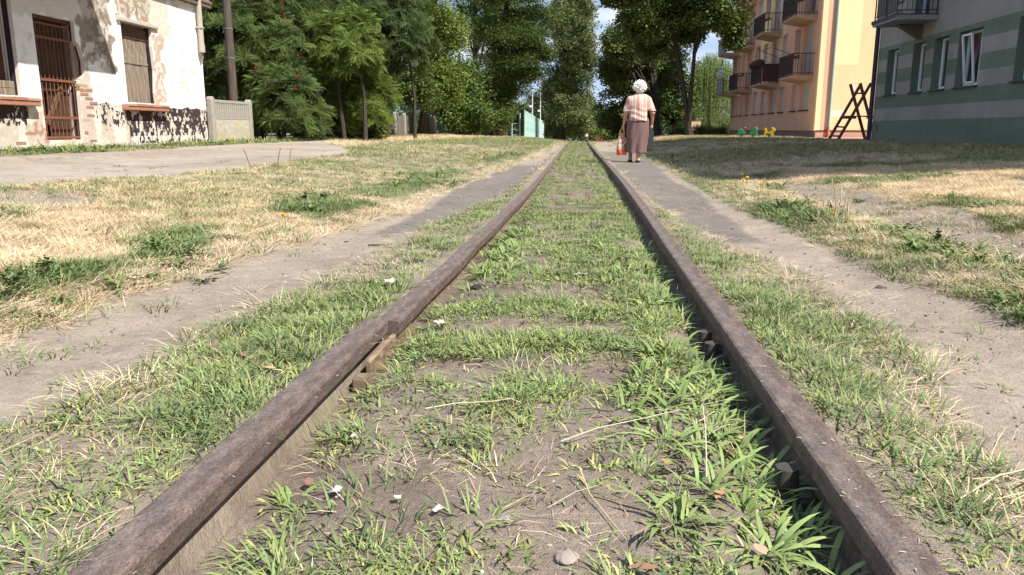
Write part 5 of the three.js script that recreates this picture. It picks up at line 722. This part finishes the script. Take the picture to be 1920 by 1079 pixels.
{
  const protos = {
    crab: [blades(1, 14, { len: 0.046, wid: 0.0056, spread: 0.05, lean: 1.3, curl: 0.45, leaf: 1, dry: 0.14 }), blades(2, 17, { len: 0.04, wid: 0.0048, spread: 0.06, lean: 1.45, curl: 0.3, leaf: 1, dry: 0.16 }), blades(3, 12, { len: 0.055, wid: 0.0062, spread: 0.04, lean: 0.95, curl: 1.0, leaf: 1, dry: 0.12 })],
    short: [blades(4, 18, { len: 0.05, wid: 0.0035, spread: 0.05, lean: 0.8, curl: 0.6, dry: 0.2 }), blades(5, 16, { len: 0.06, wid: 0.004, spread: 0.05, lean: 0.9, curl: 0.8, dry: 0.2 })],
    lush: [blades(6, 12, { len: 0.105, wid: 0.0078, spread: 0.035, lean: 0.65, curl: 1.3, segs: 5, leaf: 1, dry: 0.03 }), blades(7, 11, { len: 0.088, wid: 0.0085, spread: 0.035, lean: 0.8, curl: 1.4, segs: 5, leaf: 1, dry: 0.03 })],
    straw: [blades(8, 22, { len: 0.085, wid: 0.0024, spread: 0.07, lean: 0.9, curl: 0.8 }), blades(9, 24, { len: 0.09, wid: 0.0024, spread: 0.09, lean: 1.4, curl: 0.2 })],
    litter: [blades(10, 9, { len: 0.11, wid: 0.0019, spread: 0.09, lean: 1.5, curl: 0.15, segs: 2, flat: 1 }), blades(15, 12, { len: 0.07, wid: 0.0022, spread: 0.10, lean: 1.5, curl: 0.1, segs: 2, flat: 1 })],
    weed: [lobed(11, 16, 0.12), lobed(12, 13, 0.10)],
    farG: [blades(13, 16, { len: 0.13, wid: 0.010, spread: 0.14, lean: 0.7, curl: 0.8, dry: 0.2 })],
    farS: [blades(14, 18, { len: 0.15, wid: 0.007, spread: 0.15, lean: 0.8, curl: 0.6 })],
  };
  const bins = {}; for (const k in protos) bins[k] = protos[k].map(() => []);
  const R = rng(2024), q0 = new THREE.Quaternion(), add = (k, x, z, s, c, sy = 1, dy = 0) => { const b = bins[k]; b[Math.floor(R() * b.length)].push([V(x, heightAt(x, z) + dy, z), Q((R() - 0.5) * 0.3, R() * 6.283, (R() - 0.5) * 0.3), V(s, s * sy, s), c]); };
  const onRail = (x, d) => Math.abs(x - railL(d)) < 0.075 || Math.abs(x - railR(d)) < 0.075;
  const gA = [0.13, 0.198, 0.052], gB = [0.215, 0.285, 0.105], gD = [0.08, 0.125, 0.045], gW = [0.095, 0.135, 0.048], sA = [0.48, 0.37, 0.21], sB = [0.72, 0.60, 0.40], sC = [0.5, 0.42, 0.3];
  const mixed = () => { const c = tint(R, gA, gB, 0.25), y = (R() - 0.4) * 0.3; return [c[0] * (1 + y), c[1], c[2] * (1 - y * 0.6)]; };
  // distances in three belts; thinner and coarser further out
  function belt(d0, d1, perM2, x0, x1, fn) { const area = (d1 - d0) * (x1(d1) - x0(d1) + x1(d0) - x0(d0)) / 2, n = Math.round(area * perM2); for (let k = 0; k < n; k++) { const d = Math.sqrt(lerp(d0 * d0, d1 * d1, R())), x = lerp(x0(d), x1(d), R()); fn(x, -d, d); } }
  const wl = (d) => -0.8 - 0.95 * d, wr = (d) => 0.8 + 0.72 * d;
  const plant = (x, z, d) => {
    if (onRail(x, d)) return; const q = zoneAt(x, z), r = R();
    if (r < q.lush * 0.2 && d > 1.15) { add('lush', x, z, 0.7 + 0.55 * R(), tint(R, gA, gB, 0.2)); return; }
    if (r < q.weeds * 0.10) { add('weed', x, z, 0.5 + 0.7 * R(), tint(R, gW, gA, 0.2)); return; }
    if (!q.path && !q.paved && R() < (x > -0.5 && x < 0.56 ? 0.04 : 0.11)) add('litter', x, z, 0.35 + 0.5 * R(), tint(R, [0.27, 0.19, 0.12], [0.5, 0.4, 0.26], 0.2)); // dead matted stems
    const m = R();
    if (m < q.green) { const inn = x > -0.5 && x < 0.56, nearTrack = x > -1.2 && x < 1.3; if (nearTrack && R() < (inn ? 0.75 : 0.6)) add('crab', x, z, (0.5 + 0.5 * R()) * (inn ? 1 : 0.85), mixed()); else add('short', x, z, 0.7 + 0.7 * R(), tint(R, gD, gB, 0.25)); }
    else if (R() < q.straw) add(R() < (x > -1.3 && x < 1.5 ? 0.15 : 0.62) ? 'straw' : 'litter', x, z, 0.55 + 0.6 * R(), tint(R, sA, sB, 0.2));
    else if (R() < (q.path || q.paved ? 0.004 : x > -0.5 && x < 0.56 ? 0.04 : 0.12)) add('litter', x, z, 0.4 + 0.7 * R(), tint(R, sC, sB, 0.25));
  };
  belt(0.62, 3.2, 1750, wl, wr, plant); belt(3.2, 6.5, 900, wl, wr, plant); belt(6.5, 11, 420, wl, wr, plant);
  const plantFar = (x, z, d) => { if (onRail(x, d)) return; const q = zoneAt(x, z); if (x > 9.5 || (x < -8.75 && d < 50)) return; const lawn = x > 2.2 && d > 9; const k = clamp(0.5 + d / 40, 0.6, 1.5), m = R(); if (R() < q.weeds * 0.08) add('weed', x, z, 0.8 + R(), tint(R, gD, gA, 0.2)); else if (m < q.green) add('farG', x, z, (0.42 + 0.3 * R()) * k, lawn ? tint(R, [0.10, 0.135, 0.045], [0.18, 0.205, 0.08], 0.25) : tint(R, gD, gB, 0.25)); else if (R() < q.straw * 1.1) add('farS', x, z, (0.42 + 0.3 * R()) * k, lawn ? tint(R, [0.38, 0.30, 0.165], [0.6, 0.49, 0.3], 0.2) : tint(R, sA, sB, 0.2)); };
  belt(11, 20, 110, (d) => Math.max(-9, wl(d)), (d) => Math.min(9.8, wr(d)), plantFar); belt(20, 48, 42, (d) => -9.5, (d) => 10, plantFar); belt(48, 110, 9, (d) => -10, (d) => 10, plantFar);
  // green growing in the joints of the paving
  for (const [ax, az, bx, bz] of [[-4.6, -6.5, -4.9, -17], [-5.6, -7.8, -5.9, -20], [-6.7, -9, -6.9, -21], [-4.2, -11.2, -7.4, -11.5], [-4.3, -15, -7.8, -15.6], [-4.4, -8.6, -6.8, -8.8], [-4.6, -19, -8, -19.6]]) for (let k = 0; k < 46; k++) { const t = R(); if (fbm(t * 9 + ax * 3, az, 2) < 0.5) continue; add(R() < 0.7 ? 'short' : 'litter', lerp(ax, bx, t) + (R() - 0.5) * 0.04, lerp(az, bz, t) + (R() - 0.5) * 0.04, 0.5 + 0.5 * R(), tint(R, gD, gA, 0.2)); }
  // verges by the house wall: taller weeds
  for (let k = 0; k < 900; k++) { const a = 10.5 + R() * 12, x = -8.72 + R() * R() * 1.1 + (fbm(a * 1.3, 4, 2) - 0.5) * 0.6; if (x < -8.72) continue; if (fbm(a * 0.9, 9, 3) < 0.44 && R() < 0.85) continue; add(R() < 0.5 ? 'weed' : 'farG', x, -a, 0.6 + 0.9 * R(), tint(R, gA, gB, 0.2)); }
  for (let k = 0; k < 260; k++) { const a = 21 + R() * 26, x = -8.9 + R() * 1.2; add(R() < 0.3 ? 'weed' : 'farG', x, -a, 0.8 + 0.9 * R(), tint(R, gD, gA, 0.2)); }
  // the strip of green weeds along the left path, the tufts by the rails
  for (const [x, z, n, r, s] of [[-1.85, -3.25, 26, 0.32, 1.0], [-2.0, -2.65, 20, 0.3, 1.0], [-1.9, -4.4, 22, 0.35, 0.9], [-1.75, -9.4, 24, 0.6, 1.2], [2.05, -3.9, 22, 0.3, 0.95], [1.9, -4.8, 16, 0.3, 0.8], [2.75, -4.7, 8, 0.12, 0.9], [2.6, -6.3, 12, 0.35, 0.8], [-2.2, -2.2, 14, 0.3, 1.0], [1.85, -2.9, 14, 0.25, 0.8]]) for (let k = 0; k < n; k++) { const a = R() * 6.283, m = Math.sqrt(R()) * r, px = x + Math.cos(a) * m, pz = z + Math.sin(a) * m * 1.4; R() < 0.6 ? add('weed', px, pz, s * (0.6 + 0.5 * R()), tint(R, gW, gA, 0.2)) : add('lush', px, pz, s * (0.4 + 0.4 * R()), tint(R, gW, gA, 0.2)); }
  for (let k = 0; k < 105; k++) { const d = 1.25 + R() * 2.9, x = railR(d) - 0.085 - Math.abs(R() + R() - 0.4) * 0.13; if (fbm(d * 2.2, 5, 2) < 0.4 || (d > 2.28 && d < 2.6)) continue; add('lush', x, -d, 0.6 + 0.6 * R(), tint(R, gA, gB, 0.2)); }
  for (let k = 0; k < 26; k++) { const d = 1.2 + R() * 4.5, x = railL(d) + 0.085 + R() * 0.07; add('lush', x, -d, 0.45 + 0.35 * R(), tint(R, gA, gB, 0.2)); }
  for (let k = 0; k < 34; k++) { const d = 3.4 + R() * 1.3, x = railL(d) + 0.1 + R() * 0.22; add('lush', x, -d, 0.5 + 0.5 * R(), tint(R, gA, gB, 0.15)); }
  for (const k in bins) bins[k].forEach((items, v) => { if (!items.length) return; const nm = { crab: ['broad_bladed_grass', 'broad green grass growing between and beside the rails'], short: ['short_grass', 'short fine green grass along the paths'], lush: ['tall_grass', 'taller lush green grass along the inner side of the rails'], straw: ['dry_grass', 'dry straw coloured grass beside the paths'], litter: ['straw_litter', 'loose straw lying on the ground'], weed: ['weeds', 'low leafy green weeds along the verges'], farG: ['verge_grass', 'green grass of the verges further along the track'], farS: ['dry_verge_grass', 'dry yellow grass of the lawn and verge further off'] }[k]; const m = instanced(numbered(nm[0]), protos[k][v], k === 'straw' || k === 'litter' || k === 'farS' ? strawMat : grassMat, items); m.userData = { label: nm[1], category: k === 'litter' ? 'straw' : k === 'weed' ? 'weeds' : 'grass', kind: 'stuff' }; });
  // crumbs of soil, grit and bark chips
  const crumb = [new THREE.IcosahedronGeometry(0.006, 0), new THREE.IcosahedronGeometry(0.005, 0).scale(1.6, 0.5, 1)], cr = [[], []];
  belt(0.62, 4, 220, wl, wr, (x, z, d) => { if (onRail(x, d)) return; const c = R() < 0.75 ? tint(R, [0.09, 0.065, 0.05], [0.22, 0.18, 0.15], 0.2) : tint(R, [0.34, 0.3, 0.26], [0.5, 0.47, 0.43], 0.1); cr[R() < 0.5 ? 0 : 1].push([V(x, heightAt(x, z) + 0.001, z), Q(R() * 6, R() * 6, 0), 0.2 + R() * R() * 1.0, c]); });
  belt(4, 10, 30, wl, wr, (x, z, d) => { if (!onRail(x, d)) cr[0].push([V(x, heightAt(x, z) + 0.002, z), Q(R() * 6, R() * 6, 0), 0.4 + R() * R() * 1.5, tint(R, [0.10, 0.075, 0.06], [0.26, 0.22, 0.19], 0.2)]); });
  cr.forEach((it, k) => { const m = instanced(numbered('grit'), crumb[k], new THREE.MeshStandardMaterial({ roughness: 0.95 }), it); m.userData = { label: 'fine grit and soil crumbs scattered over the ground', category: 'grit', kind: 'stuff' }; });
  // chaff on the rail heads
  const ch = []; for (let k = 0; k < 250; k++) { const d = 0.8 + Math.pow(R(), 1.6) * 5.5, l = R() < 0.6, x = (l ? railL(d) : railR(d)) + (R() - 0.5) * 0.085; ch.push([V(x, 0.0738, -d), Q(0, R() * 6.283, 0), V(0.35 + R() * 0.8, 0.4, 0.35 + 0.5 * R()), tint(R, [0.4, 0.33, 0.25], [0.7, 0.64, 0.55], 0.15)]); }
  const chm = instanced('chaff', new THREE.BoxGeometry(0.011, 0.0016, 0.002), new THREE.MeshStandardMaterial({ roughness: 0.9 }), ch); chm.userData = { label: 'pale chaff and seed husks lying on the rail heads', category: 'chaff', kind: 'stuff' };
}
{ // dandelions
  const yel = mat([0.72, 0.50, 0.01], { roughness: 0.6 }), stemM = mat([0.12, 0.17, 0.06]), petal = (() => { const l = []; for (let r = 0; r < 3; r++) for (let k = 0; k < 14; k++) { const a = (k + r * 0.4) / 14 * 6.283, d = V(Math.cos(a), 0.25 + r * 0.45, Math.sin(a)).normalize().multiplyScalar(0.021 - r * 0.004); l.push([V(0, r * 0.002, 0), d, V(-Math.sin(a), 0, Math.cos(a)).multiplyScalar(0.0035), V(0, 0.001, 0)]); } return leafFaces(l); })(); yel.side = THREE.DoubleSide;
  const spots = [[-1.68, -4.54, 0.12, 'yellow dandelion flower in the weeds beside the left path'], [1.69, -4.96, 0.12, 'yellow dandelion flower beside tall dry stalks right of the path'], [1.80, -7.5, 0.1], [1.87, -8.5, 0.1], [1.98, -9.2, 0.1], [1.78, -8.3, 0.09], [3.0, -13.6, 0.13], [6.2, -13.0, 0.14, 'yellow dandelion flower alone on the dry lawn before the green banded block'], [2.2, -10.9, 0.1], [1.9, -7.9, 0.1]];
  for (const [x, z, h, lab] of spots) { const o = thing('dandelion', lab || 'yellow dandelion flower in the grass strip right of the path', 'flower', onGround(x, z), z * 3, lab ? undefined : 'dandelions in the grass strip right of the path'); part('stem', tube([[0, 0, 0], [0.004, h * 0.6, 0.003], [0.008, h, 0.012]], [0.0024, 0.002, 0.002], 5), stemM, o); const f = part('flower_head', petal, yel, o, [0.008, h, 0.012], [0.35, 0, -0.1]); f.scale.setScalar(1.15); }
}
{ // single stalks, scraps and stones one can point to
  const R = rng(99), stalkM = mat([0.50, 0.40, 0.25], { roughness: 0.8 }), paleM = mat([0.52, 0.45, 0.34], { roughness: 0.8 });
  const stalk = (label, pts, r, m = stalkM, group) => { const P = pts.map(([x, z, h]) => [x, heightAt(x, z) + h, z]); return single('dry_stalk', tube(P, P.map((_, k) => r * (1 - 0.5 * k / P.length)), 6), m, label, 'stalk', group); };
  stalk('pale dry stalk lying across the grass between the rails', [[-0.27, -1.74, 0.03], [-0.2, -1.765, 0.034], [-0.12, -1.79, 0.03], [-0.06, -1.8, 0.034]], 0.0017, paleM);
  stalk('straw coloured stalk lying on the bare soil between the rails', [[0.1, -1.42, 0.03], [0.12, -1.34, 0.012], [0.16, -1.26, 0.008], [0.18, -1.2, 0.006]], 0.0016);
  stalk('long thin pale stalk in the grass near the right rail', [[0.06, -1.58, 0.02], [0.14, -1.63, 0.03], [0.24, -1.67, 0.04], [0.33, -1.72, 0.045]], 0.0014, paleM);
  stalk('white peeled stalk standing up in the grass near the right rail', [[0.345, -1.42, 0.02], [0.35, -1.46, 0.05], [0.36, -1.54, 0.075], [0.362, -1.6, 0.11]], 0.0016, paleM);
  for (let k = 0; k < 14; k++) { const x = 0.74 + R() * 0.34, z = -1.12 - R() * 0.25, a = -0.25 + R() * 0.9, l = 0.12 + R() * 0.22; stalk('long straw in the heap beside the right rail', [[x, z, 0.012 + R() * 0.03], [x + Math.cos(a) * l * 0.5, z - Math.sin(a) * l * 0.5, 0.02 + R() * 0.03], [x + Math.cos(a) * l, z - Math.sin(a) * l, 0.012 + R() * 0.02]], 0.001 + R() * 0.0012, k % 3 ? stalkM : paleM, 'long straws heaped beside the right rail'); }
  for (let k = 0; k < 9; k++) { const x = 1.72 + R() * 0.22, z = -5.3 - R() * 0.5, h = 0.2 + R() * 0.12; stalk('tall dry grass stalk beside the dandelion right of the path', [[x, z, 0], [x + (R() - 0.5) * 0.06, z, h * 0.6], [x + (R() - 0.5) * 0.16, z + (R() - 0.5) * 0.1, h]], 0.004, stalkM, 'tall dry stalks right of the path'); }
  for (const [x, z, h, dx] of [[-3.6, -9.3, 0.22, 0.05], [-3.5, -8.3, 0.24, -0.08], [-3.9, -10.5, 0.18, 0.03]]) stalk('thin dark stalk standing at the edge of the paved road', [[x, z, 0], [x + dx * 0.5, z, h * 0.6], [x + dx, z, h]], 0.006, mat([0.16, 0.12, 0.09]), 'dark stalks at the edge of the paved road');
  const scrap = (label, x, z, w, l, turn, m = mat([0.56, 0.53, 0.47], { roughness: 0.7 }), dy = 0.012) => { const g = new THREE.PlaneGeometry(w, l, 6, 5).rotateX(-Math.PI / 2), p = g.attributes.position; for (let i = 0; i < p.count; i++) { p.setY(i, (fbm(p.getX(i) * 60 + x * 9, p.getZ(i) * 60, 2) - 0.35) * 0.022); p.setX(i, p.getX(i) * (0.75 + 0.4 * hash2(i, 7))); } g.computeVertexNormals(); m.side = THREE.DoubleSide; return single('paper_scrap', g, m, label, 'scrap', undefined, [x, heightAt(x, z) + dy, z], turn); };
  scrap('crumpled cream leaf or paper between the rails near the joint', -0.385, -2.58, 0.04, 0.055, 0.6, mat([0.54, 0.5, 0.36]), 0.025); scrap('white paper scrap on bare soil between the rails', -0.235, -1.30, 0.014, 0.014, 0.3); scrap('small flat white scrap on the bare soil', -0.155, -1.27, 0.02, 0.012, 0.9); scrap('grey scrap beside the left rail on bare soil', -0.365, -1.33, 0.026, 0.018, 0.2, mat([0.5, 0.48, 0.45])); scrap('white shred below the inner side of the left rail', -0.42, -1.63, 0.02, 0.012, 1.1); scrap('white scrap in the straw beside the left path', -1.80, -3.12, 0.06, 0.04, 0.4); scrap('grey flat scrap in the grass between the rails', 0.10, -3.62, 0.07, 0.05, 0.2, mat([0.42, 0.37, 0.33])); scrap('pale flat scrap beside the outer side of the left rail', -0.66, -3.0, 0.045, 0.03, 0.7, mat([0.46, 0.39, 0.32]), 0.03);
  const leafG = (w, l) => { const s = new THREE.Shape(); s.moveTo(0, -l / 2); s.quadraticCurveTo(w, 0, 0, l / 2); s.quadraticCurveTo(-w, 0, 0, -l / 2); const g = new THREE.ShapeGeometry(s, 6).rotateX(-Math.PI / 2), p = g.attributes.position; for (let i = 0; i < p.count; i++) p.setY(i, 0.004 + 6 * p.getX(i) ** 2 * 3); g.computeVertexNormals(); return g; };
  const brownM = [[0.36, 0.20, 0.11], [0.45, 0.30, 0.18], [0.24, 0.13, 0.08]].map((c) => { const m = mat(c); m.side = THREE.DoubleSide; return m; });
  for (const [x, z] of [[-0.44, -1.40], [0.28, -1.5], [0.43, -1.62], [0.47, -1.72], [0.36, -1.36], [0.40, -1.2], [0.26, -1.88], [-0.72, -1.9], [-0.86, -2.05], [0.2, -1.1], [-0.85, -1.0], [0.46, -2.0]]) single('dry_leaf', leafG(0.014 + R() * 0.01, 0.035 + R() * 0.025), brownM[Math.floor(R() * 3)], 'curled brown dead leaf lying in the grass beside a rail', 'leaf', 'dead leaves lying near the rails', [x, heightAt(x, z) + 0.012, z], R() * 6);
  const stone = (label, x, z, s, c, n = 'stone') => { const g = new THREE.IcosahedronGeometry(s, 4), p = g.attributes.position; for (let i = 0; i < p.count; i++) { const k = 0.5 + 1.0 * fbm(p.getX(i) * 2.4 / s + x * 7, p.getY(i) * 2.4 / s + p.getZ(i) * 1.7 / s + z, 3); p.setXYZ(i, p.getX(i) * k, p.getY(i) * k * 0.4, p.getZ(i) * k); } const q = mergeVertices(g.deleteAttribute('normal').deleteAttribute('uv')); q.computeVertexNormals(); return single(n, q, mat(c), label, n === 'stone' ? 'stone' : 'clod', undefined, [x, heightAt(x, z) + s * 0.12, z]); };
  stone('dark pebble alone on the right dirt path', 1.38, -3.36, 0.022, [0.09, 0.07, 0.06]); stone('pale crumbled stone in the soil between the rails', 0.08, -1.145, 0.02, [0.30, 0.25, 0.205]); stone('grey half buried stone on the bare soil', -0.03, -1.26, 0.013, [0.28, 0.245, 0.21]); stone('black clod of earth in the bare patch near the left rail', -0.355, -3.34, 0.035, [0.02, 0.017, 0.015], 'clod'); stone('small dark pebble on the left dirt path', -1.33, -4.6, 0.014, [0.08, 0.06, 0.05]);
  single('stick', tube([onGround(-1.12, -4.35, 0.008), onGround(-1.06, -4.32, 0.012), onGround(-1.0, -4.33, 0.008)], [0.007, 0.006, 0.004], 6), mat([0.10, 0.075, 0.06]), 'short dark stick lying on the left dirt path', 'stick');
}
renderer.render(scene, camera);
